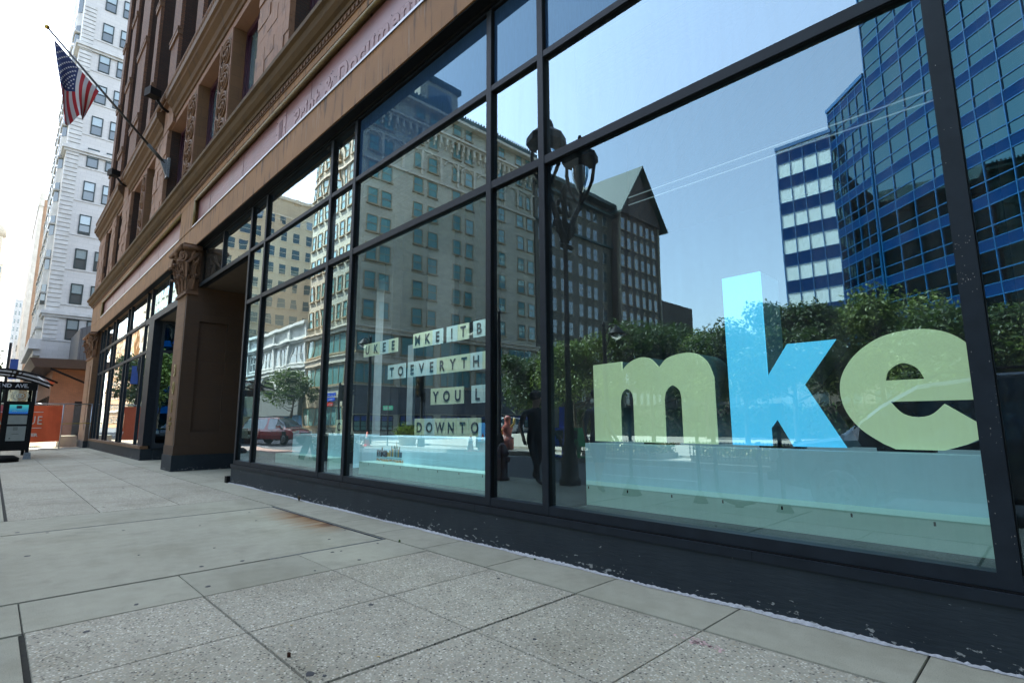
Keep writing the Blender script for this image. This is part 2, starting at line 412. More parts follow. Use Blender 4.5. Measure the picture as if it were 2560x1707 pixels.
# slabs of the near sidewalk
b = MB()
def slab(x0, x1, y0, y1, m, g=.004):
    b.frus(x0+g, x1-g, y0+g, y1-g, -.02, 0, .003, m)
ys = [.25, 1.19, 2.14, 3.09]
for i in range(3):
    g = .0045
    for x0, x1, gl, gr in ((-4.35,-3.44,.008,.0022),(-3.44,-2.54,.0022,.009),(-2.54,-1.6,.009,.0022),(-1.6,-.63,.0022,.009),(-.63,.32,.009,.0022),(.32,1.27,.0022,.009)):
        y0, y1 = ys[i], ys[i+1]
        gy0 = .009 if i == 0 else .0045 if i == 1 else .0025
        gy1 = .009 if i == 2 else .0025 if i == 1 else .0045
        b.frus(x0+gl, x1-gr, y0+gy0, y1-gy1, -.02, 0, .003, 0)
    slab(-5.07, -4.35, ys[i] + (.005 if i else 0), ys[i+1]+(-.004 if i == 2 else 0.004 if False else .005), 1, .0005 if i else .004)
slab(-8.16, -5.09, -.86, 3.045, 2, .009)
slab(-9.35, -8.18, -.86, 3.085, 1, .007)
slab(-5.07, -4.35, -.86, .2505, 1, .0005)
for x0, x1 in ((-11.6,-9.35),(-13.9,-11.6),(-16.2,-13.9),(-18.5,-16.2),(-20.8,-18.5),(-23.1,-20.8),(-25.4,-23.1),(-27.7,-25.4),(-30,-27.7),(-32.3,-30),(-37.5,-32.3)):
    slab(x0, x1, .26, 1.19, 0, .004); slab(x0, x1, 1.19, 2.14, 0, .002); slab(x0, x1, 2.14, 3.085, 0, .003)
for x0, x1 in ((1.27,6),(6,12),(12,19)): slab(x0, x1, .26, 3.085, 0, .006)
xs = [-37.5,-33,-29,-25,-21,-18.5,-16.2,-14.3,-12.4,-10.6,-9.3,-8.3,-7.3,-6.3,-5.4,-4.45,-3.52,-2.55,-1.6,-.62,.33,1.28,2.2,6,12,19]
for x0, x1 in zip(xs, xs[1:]): slab(x0, x1, 3.095, 3.62, 1, .0035)
for xs in ([-37.5,-32,-27,-22,-18,-14.3,-9.37],[-4.33,-2.54,-.6,1.3,6,12,19]):
    for x0, x1 in zip(xs, xs[1:]): slab(x0, x1, -.86, .243, 1, .010)
slab(-16.3, -12, 3.62, 8.5, 1, .002)                       # entry floor
slab(-21.4, -16.3, 3.62, 8.5, 1, .002)
tag(b.build('sidewalk', [M['agg'], M['smooth'], M['rusty']]), kind='structure')
b = MB(); b.box(-37.5, 19, -1.02, -.87, -.16, -.004)
tag(b.build('kerb', M['smooth']), kind='structure')
b = MB(); b.box(-8.16, -5.06, 3.052, 3.066, -.03, .003); b.box(-5.086, -5.07, 1.9, 3.066, -.03, .003)
b.box(-8.174, -8.165, .3, 3.05, -.03, .001)
tag(b.build('steel_edging', M['steel']), 'rusting steel edging let into the sidewalk around the plain concrete slab', 'edging')
# bare lot west of the building
b = MB(); random.seed(3)
nx, ny = 60, 40
def eh(x, y): return -.03+.05*sin(x*1.3)*cos(y*1.1)+.25*math.exp(-((x+39)**2/3+(y-1.2)**2/1.2))+.3*math.exp(-((x+41)**2/5+(y-3)**2/2))
for i in range(nx):
    for j in range(ny):
        x0 = -60+i*22.5/nx; x1 = -60+(i+1)*22.5/nx; y0 = -3+j*12/ny; y1 = -3+(j+1)*12/ny
        r = lambda x, y: eh(x, y)+.03*sin(x*37.7+y*91.3)
        b.quad((x0,y0,r(x0,y0)),(x1,y0,r(x1,y0)),(x1,y1,r(x1,y1)),(x0,y1,r(x0,y1)), sm=False)
tag(b.build('bare_ground', M['earth']), kind='structure')
# far side of the street: sidewalks and plaza
b = MB(); b.box(-37, 60, -9.6, -7.9, -.16, .0); b.box(-37, 60, -60, -9.8, -.16, .02, 1); b.box(-110, -54, -120, -20.2, -.16, 0.01); b.box(-37, 60, -9.8, -9.6, -.16, .08, 0)
tag(b.build('plaza', [M['plaza'], M['plaza']]), kind='structure')
b = MB(); b.box(-52, -38, -5.8, -3.2, -.16, -.150); b.box(-34, -20, -3.6, -1.9, -.158, -.148)
tag(b.build('crosswalk', M['paver']), kind='structure')
b = MB()
for k in range(8): b.box(-36+k*9, -33+k*9, -4.55, -4.43, -.16, -.152)
b.box(-37, 60, -7.7, -7.6, -.16, -.152)
tag(b.build('road_marking', M['white']), kind='structure')

# ------------------------------------------------------------------ the stone building with the shop
BLD = thing('stone_building', 'brown stone and brick building with a dark framed shopfront and faded pink sign', 'building', (-12, 3.6, 0))
PI_ = Matrix.Translation((12, -3.6, 0))
def P(o):                                      # keep world coordinates under the building's empty
    o.parent = BLD; o.matrix_parent_inverse = PI_; return o
def PB(b, name, mats): return P(b.build(name, mats))
XR = 9.0
# base wall
b = MB(); b.box(-12.0, XR, 3.61, 3.95, -.02, .312); PB(b, 'base_wall', M['base'])
b = MB(); b.box(-12.03, XR, 3.598, 3.70, .314, .372); b.box(-12.03, XR, 3.615, 3.7, .372, .38, 1); 
for x in (-10.3,-7.2,-4.26,-1.5,1.6): b.box(x, x+.003, 3.5965, 3.6, .316, .371, 1)
PB(b, 'sill_flashing', [M['frame'], M['gasket']])
b = MB(); b.box(-12.0, -11.7, 3.62, 5.6, -.02, .31); PB(b, 'base_return', M['base'])
# painted caulk line at the foot of the wall
b = MB(); random.seed(11); n = 900; prev = None
for i in range(n+1):
    x = -12.05+i*(14.2/n)
    wq = .020+.012*random.random()+.005*sin(x*5.1)+.006*sin(x*13.7+1); hq = .006+.012*random.random()+.006*sin(x*3.3)
    cur = ((x, 3.607, max(.004, hq+.004)), (x, 3.61-max(.012, wq), .0035))
    if prev: b.quad(prev[1], cur[1], cur[0], prev[0])
    prev = cur
PB(b, 'caulk_line', M['white'])
# frames
YF0, YF1, YG = 3.63, 3.78, MIR
T1 = (3.706, 3.79); T2 = (4.86, 4.926); HB = 5.886
VER = [(-11.95,-11.865),(-11.04,-10.965),(-8.075,-8.0),(-7.259,-7.182),(-4.139,-4.063),(-3.355,-3.281),(-.316,-.2245),(2.75,2.84),(3.56,3.65),(6.6,6.69)]
for k, (x0, x1) in enumerate(VER):
    b = MB(); b.box(x0, x1, YF0, YF1, .383, HB)
    b.box(x1, x1+.006, YF0+.012, YG, .46, HB, 1)
    if k in (0,): b.box(x0, x0+.03, YF1, YF1+.3, .38, HB)
    if k == 6:
        rd = random.Random(6)
        for q in range(60):
            z = rd.choice((rd.uniform(.5,1.4), rd.uniform(.5,3.6), rd.gauss(2.15,.05), rd.gauss(1.95,.03))); xx = x1-.002-abs(rd.gauss(0,.006)) if rd.random() < .5 and z < 1.5 else rd.uniform(x0, x1-.01)
            b.box(xx, xx+.001+.003*rd.random(), YF0-.0006, YF0, z, z+.002+.006*rd.random()**2, 2)
    o = PB(b, 'mullion', [M['frame'], M['gasket'], M['chip']])
def rail(x0, x1, z0, z1, name='rail'):
    b = MB(); b.box(x0, x1, YF0+.004, YF1-.004, z0, z1); b.box(x0, x1, YF0+.016, YG, z0-.008, z0, 1); PB(b, name, [M['frame'], M['gasket']])
for (a0, a1), (b0, b1) in zip(VER, VER[1:]):
    rail(a1, b0, .382, .457, 'bottom_rail')
    if a1 < -1: pass
    rail(a1, b0, *T1); rail(a1, b0, *T2)
    rail(a1, b0, HB, HB+.06, 'head_rail')
rail(-15.85, -11.95, 4.83, 4.93); rail(-15.85, -11.95, HB, HB+.06, 'head_rail')
b = MB(); b.box(-13.93, -13.87, YF0, YF1, 4.93, HB); PB(b, 'mullion', M['frame'])
# panes
PRD = random.Random(3)
def pane(x0, x1, z0, z1, mat, name='glass_pane'):
    ta = PRD.uniform(-.0011, .0011)*(x1-x0); tb = PRD.uniform(-.0011, .0011)*(z1-z0)
    b = MB(); b.quad((x0,YG,z0),(x1,YG+ta,z0),(x1,YG+ta+tb,z1),(x0,YG+tb,z1)); 
    o = b.build(name, mat); return P(o)
for k, ((a0, a1), (b0, b1)) in enumerate(zip(VER, VER[1:])):
    wv = k < 3
    pane(a1, b0, .457, T1[0], M['glassw'] if k in (1,) else M['glass'])
    pane(a1, b0, T1[1], T2[0], M['glassm'])
    pane(a1, b0, T2[1], HB, M['spandrel'] if k > 2 else M['glassw'])
pane(-15.85, -13.93, 4.93, HB, M['glassw']); pane(-13.87, -11.95, 4.93, HB, M['glassw'])
# the shop's inside
b = MB()
b.box(-11.9, XR, 3.79, 10, .33, .40)
PB(b, 'shop_floor', mat_plain('shop_floor_carpet', (.05,.10,.10), .8))
b = MB(); b.box(-11.9, XR, 10, 10.1, .4, 6); b.box(-11.95, -11.84, 3.95, 10, .4, 6); b.box(XR-.1, XR, 3.79, 10, .4, 6)
PB(b, 'shop_wall', mat_plain('shop_wall_paint', (.07,.10,.11), .8))
b = MB(); b.box(-11.9, XR, 3.80, 10, 5.75, 5.85); PB(b, 'shop_ceiling', mat_plain('shop_ceiling_tile', (.55,.60,.62), .9))
for k, (x, yy, en) in enumerate(((-10.2,3.95,150),(-7.6,3.95,250),(-5.4,3.95,320),(-2.7,3.95,45),(-1.1,3.95,45),(1.5,3.95,30))):  # lamps added out of sight to brighten the window display
    t = thing('added_fill_lamp', ('first','second','third','fourth','fifth','sixth')[k]+' added lamp from the entry, out of sight above the window display', 'lamp', (x, yy, 5.55), group='added lamps out of sight above the window display')
    b = MB(); b.lathe(0,0,[(.02,.2),(.02,.08),(.06,.08),(.07,-.06)],12); b.build('added_lamp_can', M['black'], t)
    ld = bpy.data.lights.new('added_fill_light', 'SPOT'); ld.energy = en*SHOPL; ld.spot_size = radians(95); ld.spot_blend = .9; ld.shadow_soft_size = .06; ld.color = (.93,.98,1)
    lo = bpy.data.objects.new('added_fill_light', ld); link(lo, t); lo.location = (0,0,-.08); lo.rotation_euler = (radians(14), 0, 0)
b = MB(); b.box(-4.17, -3.99, 3.80, 6.2, .4, 5.74); b.box(-3.99, -3.30, 3.80, 3.86, .4, 5.74); b.box(-3.42, -3.30, 3.86, 4.2, .4, 5.74); PB(b, 'partition', M['void'])
b = MB(); b.box(-3.80, -3.655, 4.32, 4.48, .4, 5.74); PB(b, 'display_upright', mat_plain('teal_upright', (.03,.09,.10), .6))
b = MB(); b.box(-.29, -.10, 3.80, 9.5, .4, 5.74); PB(b, 'partition', M['void'])
b = MB(); b.box(-8.03, -7.22, 5.6, 5.7, .4, 5.74); b.box(-8.9, -8.6, 5.2, 5.4, .4, 5.74); PB(b, 'display_back', M['void'])
b = MB(); b.box(-9.72, -9.5, 6.3, 6.36, 1.15, 2.85); b.box(-10.6, -10.05, 6.0, 6.05, .5, 4.4); PB(b, 'interior_pillar', mat_plain('white_pillar', (.75,.82,.86), .6))
for y, z in ((6.9, 4.72), (7.15, 4.72)):
    t = thing('strip_light', ('front' if y < 7 else 'rear')+' of the two thin lit strip lights under the shop ceiling', 'light', (-3.2, y, z), group='strip lights in the shop')
    BX('tube', mat_emit('lit_tube', (.85,.95,1), .03), t, (-1.5, 2.6, -.006, .006, -.012, .0)); BX('housing', M['ret2'], t, (-1.5, 2.6, -.02, .02, .001, .03))

# stone above the shopfront
b = MB(); b.box(-37.5, XR, 3.45, 3.95, 5.952, 6.56); PB(b, 'lintel', M['tan'])
b = MB(); b.box(-37.4, XR, 3.468, 3.629, 5.93, 5.951); b.box(-16.8, XR, 3.60, 3.629, 5.90, 5.93); PB(b, 'soffit_shade_strip', M['gasket'])  # black strip standing in for the shade under the lintel
b = MB()
b.box(-16.25, XR, 3.55, 3.9, 6.561, 7.36); PB(b, 'sign_panel', M['pink'])
b = MB(); b.box(-33.8, -17.76, 3.55, 3.9, 6.561, 7.36); PB(b, 'sign_panel', M['pink'])
for x0, x1 in ((-16.28, XR), (-33.83, -17.74)):
    b = MB(); b.box(x0, x1, 3.43, 3.55, 6.562, 6.60); PB(b, 'silver_trim', M['silver'])
    b = MB(); b.tube([(x0+.03, 3.47, 7.37), (x1, 3.47, 7.37)], .045, 10); b.tube([(x0+.03, 3.47, 6.60), (x0+.03, 3.47, 7.37)], .045, 10); PB(b, 'gold_moulding', M['gold'])
b = MB()
for x0, x1 in ((-37.5,-33.86),(-17.72,-16.32)): b.box(x0, x1, 3.44, 3.9, 6.562, 7.42)
b.box(-37.5, XR, 3.44, 3.9, 7.43, 7.72)
PB(b, 'sign_surround', M['tan'])
for x in (-15.1,-12.5,-8.85,-4.2,-31.0,-27.8,-24.5,-21.2):
    b = MB(); b.box(x, x+.012, 3.546, 3.55, 6.6, 7.34); PB(b, 'panel_seam', M['pinkdark'])
# ghost lettering of the old sign
txt = 'Print & Document'
xx = -9.62
for dx, dz, mt_, e, bo in ((0, 0, M['pinkdark'], .003, .024), (0, 0, M['pinklight'], .006, .016)):
    P(text_obj('faded_lettering', txt, .50, mt_, None, (xx, 3.549, 6.72), ext=e, bold=bo, spacing=1.10, sx=1.02))
b = MB(); b.box(-10.5, -10.0, 3.543, 3.55, 6.62, 7.28); PB(b, 'faded_emblem', M['pinklight'])
b = MB(); b.box(-10.34, -10.16, 3.539, 3.543, 6.72, 7.16); PB(b, 'faded_emblem', M['pinkdark'])
b = MB(); random.seed(5)
for i in range(30):
    x = -9.6+random.random()*5.6; z = 6.72+random.random()*.38
    b.lathe(0, 0, [(.009, 0), (.009, .004)], 6); st = len(b.v)-12
    b.xf(Matrix.Translation((x, 3.542, z)) @ Matrix.Rotation(pi/2, 4, 'X'), st)
for x in (-10.46,-10.05): 
    for z in (6.68,6.95,7.2): 
        b.lathe(0, 0, [(.012, 0), (.012, .004)], 6); b.xf(Matrix.Translation((x, 3.542, z)) @ Matrix.Rotation(pi/2, 4, 'X'), len(b.v)-12)
PB(b, 'rivet_hole', M['black'])
# ledge and its mouldings
b = MB(); b.prism_x([(3.55,7.73),(3.40,7.73),(3.385,7.80),(3.33,7.83),(3.27,7.90),(3.24,8.0),(3.18,8.03),(3.17,8.10),(3.22,8.14),(3.55,8.22)], -38.0, XR)
PB(b, 'ledge', M['olive'])
b = MB(); random.seed(2)
x = -37.4
while x < XR:
    b.box(x, x+.07, 3.405, 3.438, 7.60, 7.665); b.box(x+.025, x+.06, 3.415, 3.437, 7.675, 7.70); x += .13
b.box(-37.5, XR, 3.42, 3.44, 7.57, 7.59); b.box(-37.5, XR, 3.42, 3.44, 7.70, 7.715)
PB(b, 'bead_moulding', M['carve'])

# upper storey: windows between stone piers
WZ0, WZ1 = 8.22, 11.42
openings = [(-2.3,-.2),(-5.6,-3.5),(-8.7,-6.6),(-9.38-2.28+2.2,-7.3)]
openings = [(-13.95,-11.68),(-17.25,-15.0),(-20.82,-18.38),(-24.75,-22.62),(-27.75,-25.7),(-31.6,-29.8),(-35.0,-33.0),(-9.8,-7.6),(-6.6,-4.4),(-3.4,-1.2),(.6,2.8),(3.8,6.0)]
openings.sort()
edges = [-37.5]+[q for o_ in openings for q in o_]+[XR]
piers = [(edges[i], edges[i+1]) for i in range(0, len(edges), 2)]
for x0, x1 in piers:
    wd = x1-x0
    if wd > 1.2:
        b = MB(); random.seed(int(abs(x0)*10)); z = WZ0-.02; 
        while z < WZ1:
            h = .28+.1*random.random()
            x = x0
            while x < x1-.05:
                ww = min(.35+.4*random.random(), x1-x)
                b.frus(x, x+ww, 0, .01, 0, 0, 0) if False else None
                d = .03*random.random()
                b.box(x+.004, x+ww-.004, 3.42-d, 3.52, z+.004, min(z+h, WZ1)-.004, 0); x += ww
            z += h
        b.box(x0+.01, x1-.01, 3.46, 4.3, WZ0-.02, WZ1, 1)
        PB(b, 'pilaster', [M['rough'], M['brickdark']])
    else:
        b = MB(); b.box(x0, x1, 3.5, 4.3, WZ0-.02, WZ1); PB(b, 'window_pier', M['tanblock'])
        b = MB(); xm = (x0+x1)/2; hw = wd/2-.06
        b.box(x0, x0+.05, 3.47, 3.5, WZ0, WZ1); b.box(x1-.05, x1, 3.47, 3.5, WZ0, WZ1)
        PB(b, 'pier_border', M['pinkstone'])
        b = MB(); z = WZ0+.42
        while z < WZ1-.3:
            ring = [(xm+hw*.95*cos(t*pi/10), 3.48, z+.36*sin(t*pi/10)) for t in range(20)]
            b.tube(ring, .035, 6, closed=True)
            for sgn in (-1, 1):
                sp_ = [(xm+sgn*(.05+hw*.62*(1-t/14))*cos(t*.75), 3.47+.01*sin(t), z+sgn*.10+.22*(1-t/14)*sin(t*.75)) for t in range(14)]
                b.tube(sp_, .022, 5)
            b.lathe(0, 0, [(.05, 0), (.03, .04)], 8); b.xf(Matrix.Translation((xm, 3.5, z)) @ Matrix.Rotation(pi/2, 4, 'X'), len(b.v)-16)
            z += .76
        PB(b, 'carved_ornament', M['carve'])
b = MB(); b.box(-37.5, XR, 3.5, 4.3, WZ1, 11.95); PB(b, 'window_head', M['pinkstone'])
for x0, x1 in openings:                           # each sash window in its opening
    fr = MB(); 
    fr.box(x0, x0+.10, 3.80, 4.0, WZ0, WZ1-.002); fr.box(x1-.10, x1, 3.80, 4.0, WZ0, WZ1-.002); fr.box(x0+.1, x1-.1, 3.80, 4.0, WZ1-.14, WZ1-.002)
    fr.box(x0+.1, x0+.16, 3.86, 3.98, WZ0, WZ1-.14); fr.box(x1-.16, x1-.1, 3.86, 3.98, WZ0, WZ1-.14)
    fr.box(x0+.16, x1-.16, 3.86, 3.97, 9.55, 9.65); fr.box(x0+.16, x1-.16, 3.88, 3.97, WZ0, WZ0+.12)
    wnd = PB(fr, 'window', M['purple'])
    pn = MB(); pn.box(x0+.16, x1-.16, 3.93, 3.95, WZ0+.12, 9.55); pn.box(x0+.16, x1-.16, 3.90, 3.92, 9.65, WZ1-.14)
    q = pn.build('pane', M['shade'], wnd); q.matrix_parent_inverse = Matrix.Identity(4)
b = MB(); b.box(-37.5, XR, 4.0, 4.4, WZ0-.1, WZ1); PB(b, 'backing_wall', M['void'])
# second cornice, broken at the pilasters
cprof = [(3.56,11.60),(3.46,11.62),(3.44,11.72),(3.38,11.76),(3.34,11.90),(3.22,12.02),(3.20,12.10),(3.14,12.14),(3.13,12.32),(3.3,12.40),(3.56,12.42)]
for x0, x1 in ((-20.2, XR), (-28.6, -21.6), (-38.0, -29.9)):
    b = MB(); b.prism_x(cprof, x0, x1); PB(b, 'cornice', M['ochre'])
b = MB(); x = -38
while x < XR:
    b.tube([(x, 3.25, 12.55), (x+.10, 3.22, 12.62), (x+.17, 3.25, 12.72)], .07, 6); x += .17
b.box(-37.6, XR, 3.27, 3.6, 12.42, 12.85)
PB(b, 'rope_moulding', M['carve'])
b = MB(); b.box(-37.5, XR, 3.5, 3.9, 11.951, 12.42); b.box(-29.9,-28.6,3.4,3.6,11.45,12.42); b.box(-21.6,-20.2,3.4,3.6,11.45,12.42); PB(b, 'frieze', M['rough'])
# upper wall with tall brick piers
TOPZ = 30.0
up_p = []
x = -37.5; k = 0
pat = [1.0, 1.5, .8, 2.2, .8, 1.3]
for (x0, x1, pm) in ((-37.5,-36.6,0),(-34.5,-33.1,1),(-31.0,-28.8,0),(-26.5,-25.7,1),(-22.4,-21.15,0),(-18.5,-17.7,1),(-15.2,-13.6,0),(-10.6,-9.8,1),(-7.4,-5.8,0),(-2.6,-1.8,1),(.4,2.0,0),(5,5.8,1),(XR-1.2,XR,0)):
    up_p.append((x0, x1))
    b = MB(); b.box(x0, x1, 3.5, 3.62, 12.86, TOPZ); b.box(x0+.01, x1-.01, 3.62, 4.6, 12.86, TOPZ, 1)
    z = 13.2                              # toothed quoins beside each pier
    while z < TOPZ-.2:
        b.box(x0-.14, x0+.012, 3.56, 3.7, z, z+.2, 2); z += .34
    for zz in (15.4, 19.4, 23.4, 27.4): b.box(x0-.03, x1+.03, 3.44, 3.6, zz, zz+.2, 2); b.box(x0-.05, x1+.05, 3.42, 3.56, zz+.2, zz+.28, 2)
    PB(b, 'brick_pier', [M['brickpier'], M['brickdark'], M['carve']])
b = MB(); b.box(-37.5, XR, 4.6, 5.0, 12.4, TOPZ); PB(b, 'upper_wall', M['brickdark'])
for (a0, a1), (b0, b1) in zip(up_p, up_p[1:]):
    for z in (13.2, 17.2, 21.2, 25.2):
        xa, xb = a1+.35, b0-.35
        fr = MB(); fr.box(xa, xa+.1, 4.40, 4.6, z, z+2.8); fr.box(xb-.1, xb, 4.40, 4.6, z, z+2.8); fr.box(xa+.1, xb-.1, 4.40, 4.6, z+2.7, z+2.8); fr.box(xa+.1, xb-.1, 4.42, 4.6, z+1.35, z+1.43); fr.box(xa-.05, xb+.05, 4.35, 4.6, z-.14, z)
        wn = PB(fr, 'window', M['purple'])
        pn = MB(); pn.box(xa+.1, xb-.1, 4.5, 4.52, z, z+1.35); pn.box(xa+.1, xb-.1, 4.48, 4.5, z+1.43, z+2.7); pn.build('pane', M['shade'], wn).matrix_parent_inverse = Matrix.Identity(4)
b = MB(); b.box(-38.0, XR+.3, 3.0, 5.0, TOPZ, TOPZ+.9); b.box(-37.8, XR, 3.2, 5, TOPZ-.5, TOPZ); PB(b, 'roof_cornice', M['ochre'])
b = MB(); b.box(-37.5, XR, 5.0, 18, 5.2, TOPZ); b.box(-37.5, -37.2, 4.3, 5.0, 0, TOPZ); b.box(-37.5,-37.2,5,18,-.1,5.2); b.box(XR-.3, XR, 3.7, 18, 0, 5.2)
PB(b, 'building_block', M['brickdark'])
# floodlights on the cornice
for x in (-20.9, -29.2):
    b = MB(); b.box(-.18, .18, -.36, -.02, -.12, .14); b.box(-.20, .20, -.38, -.36, -.14, .16); b.tube([(0,-.05,-.15),(0,.15,-.35),(0,.35,-.4)], .05, 8)
    b.xf(Matrix.Translation((x, 3.05, 12.55)) @ Matrix.Rotation(.3, 4, 'Z')); PB(b, 'floodlight', M['black'])

# pier beside the entry, with capital
def stone_pier(x0, x1, y0, y1, num):
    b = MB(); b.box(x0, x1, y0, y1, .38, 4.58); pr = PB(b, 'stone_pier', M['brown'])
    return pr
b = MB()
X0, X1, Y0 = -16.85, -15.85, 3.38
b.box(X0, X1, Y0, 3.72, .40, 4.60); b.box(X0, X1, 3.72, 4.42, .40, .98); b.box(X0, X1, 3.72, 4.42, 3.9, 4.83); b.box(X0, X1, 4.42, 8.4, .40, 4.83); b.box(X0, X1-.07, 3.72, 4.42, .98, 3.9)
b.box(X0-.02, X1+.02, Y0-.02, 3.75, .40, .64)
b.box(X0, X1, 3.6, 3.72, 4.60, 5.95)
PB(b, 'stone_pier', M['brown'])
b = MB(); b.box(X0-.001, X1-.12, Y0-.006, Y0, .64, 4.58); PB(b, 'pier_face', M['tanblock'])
b = MB(); b.box(X0-.04, X1+.04, Y0-.04, 8.4, -.02, .40); PB(b, 'pier_base', M['base'])
def capital(x0, x1, y0, z0, z1, full=True):
    xm = (x0+x1)/2; hw = (x1-x0)/2
    b = MB()
    b.box(x0-.06, x1+.06, y0-.06, 3.62, z0, z0+.07); b.box(x0-.03, x1+.03, y0-.03, 3.62, z0+.07, z0+.12)
    # bell
    for i in range(6):
        t0, t1 = i/6, (i+1)/6; e0 = .02+.16*t0**2.2; e1 = .02+.16*t1**2.2
        za, zb = z0+.12+(z1-z0-.3)*t0, z0+.12+(z1-z0-.3)*t1
        n = len(b.v)
        b.v += [(x0-e0*.6,y0-e0,za),(x1+e0*.6,y0-e0,za),(x1+e0*.6,3.62,za),(x0-e0*.6,3.62,za),(x0-e1*.6,y0-e1,zb),(x1+e1*.6,y0-e1,zb),(x1+e1*.6,3.62,zb),(x0-e1*.6,3.62,zb)]
        for f in ((0,1,5,4),(1,2,6,5),(2,3,7,6),(3,0,4,7)): b.f.append(tuple(n+i_ for i_ in f)); b.m.append(0); b.sm.append(False)
    # abacus, thick rounded
    zt = z1-.17
    b.box(x0-.16, x1+.16, y0-.26, 3.62, zt, z1-.05); b.box(x0-.12, x1+.12, y0-.21, 3.62, z1-.05, z1); b.tube([(x0-.16, y0-.24, zt+.05), (x1+.16, y0-.24, zt+.05)], .06, 8); b.tube([(x1+.15, y0-.24, zt+.05), (x1+.15, 3.6, zt+.05)], .06, 8)
    # volutes at the corners and a flower in the middle
    for cx, ang in ((x0-.05, -.8), (x1+.05, .8), (x1+.12, 1.57)):
        cy = y0-.12 if ang != 1.57 else 3.52
        pts = []; rr = []
        for t in range(26):
            th = t*.5; rad = .17*(1-t/30)
            lx = rad*cos(th+1.9); lz = rad*sin(th+1.9)
            pts.append((cx+lx*cos(ang), cy-abs(.03)+lx*sin(ang)*.6-t*.002, zt-.18+lz)); rr.append(.045-.0011*t)
        b.tube(pts, rr, 7)
        b.tube([(cx-.25*(1 if ang > 0 else -1)*abs(cos(ang)), y0-.02, z0+.45*(z1-z0)), (cx-.1*(1 if ang > 0 else -1)*abs(cos(ang)), y0-.10, z0+.6*(z1-z0)), (cx, cy, zt-.1)], [.03,.05,.06], 7)
    b.lathe(0, 0, [(.13,0),(.15,.05),(.08,.1),(.02,.12)], 8); b.xf(Matrix.Translation((xm, y0-.18, zt+.02)) @ Matrix.Rotation(pi/2, 4, 'X'), len(b.v)-32)
    # acanthus leaves in two rows, curling out at the tip
    def leaf(cx, cy, zb, h, wdt, dx, dy):
        rows = 9; tx, ty = -dy, dx
        for sgn in (-1, 1):
            prev = None
            for i in range(rows+1):
                t = i/rows
                out = .02+.05*t+.16*max(0, t-.62)**1.2*2.2
                zz = zb+h*(t if t < .85 else .85-(t-.85)*.6)
                ww = wdt*(.55+.75*sin(pi*min(1, t*1.05))*.6)*(1-.55*t**3)*(1+.22*(i % 2))
                c = (cx+dx*(out+.025), cy+dy*(out+.025), zz); e = (cx+tx*ww*sgn+dx*out*.7, cy+ty*ww*sgn+dy*out*.7, zz-.01)
                if prev: 
                    b.quad(prev[0], c, e, prev[1]) if sgn > 0 else b.quad(prev[1], e, c, prev[0])
                prev = (c, e)
            
        b.tube([(cx+dx*.03, cy+dy*.03, zb), (cx+dx*.08, cy+dy*.08, zb+h*.5), (cx+dx*.12, cy+dy*.12, zb+h*.8), (cx+dx*.22, cy+dy*.22, zb+h*.82), (cx+dx*.2, cy+dy*.2, zb+h*.72)], [.03,.03,.035,.045,.03], 6)
    H = z1-z0-.3
    for row, (zb, h) in enumerate(((z0+.12, H*.42), (z0+.12+H*.30, H*.48))):
        for k in range(3):
            fx = x0+(k+.5+.0*row)*(x1-x0)/3 if row == 0 else x0+(k)*(x1-x0)/2
            leaf(fx, y0-.02-.04*row, zb, h, .15, 0, -1)
        leaf(x1+.02+.03*row, (y0+3.6)/2, zb, h, .12, 1, 0)
    for k in range(18):                      # loose scrollwork between the leaves
        cx = x0+random.random()*(x1-x0); zz = z0+.3+random.random()*(H-.3); r0 = .04+.03*random.random()
        b.tube([(cx+r0*cos(t), y0-.08-.08*(zz-z0)/H, zz+r0*sin(t)) for t in [q*.7 for q in range(8)]], .018, 5)
    for k in range(8):
        cy = y0+random.random()*.2; zz = z0+.3+random.random()*(H-.3); r0 = .04
        b.tube([(x1+.06+.06*(zz-z0)/H, cy+r0*cos(t), zz+r0*sin(t)) for t in [q*.7 for q in range(8)]], .018, 5)
    PB(b, 'capital', M['carve'])
random.seed(4)
capital(X0, X1, Y0, 4.60, 5.95)
# street number
nb = M['bronze']
for s_, z, sc in (('3', 2.45, .46), ('0', 1.98, .46), ('1', 1.50, .46)):
    P(text_obj('house_number', s_, sc, nb, None, (-16.52, 3.365, z), ext=.012, bold=.006))
P(text_obj('street_plate', 'W', .13, nb, None, (-16.50, 3.365, 1.28), ext=.012, bold=.004))
b = MB(); b.box(-16.56,-16.30,3.352,3.374,1.16,1.19); b.box(-16.56,-16.30,3.352,3.374,1.21,1.235); b.box(-16.56,-16.53,3.354,3.374,1.19,1.21); b.box(-16.45,-16.42,3.354,3.374,1.19,1.21); b.box(-16.33,-16.30,3.354,3.374,1.19,1.21)
PB(b, 'street_plate', nb)
P(text_obj('street_plate', 'S', .13, nb, None, (-16.47, 3.365, 1.03), ext=.012, bold=.004))
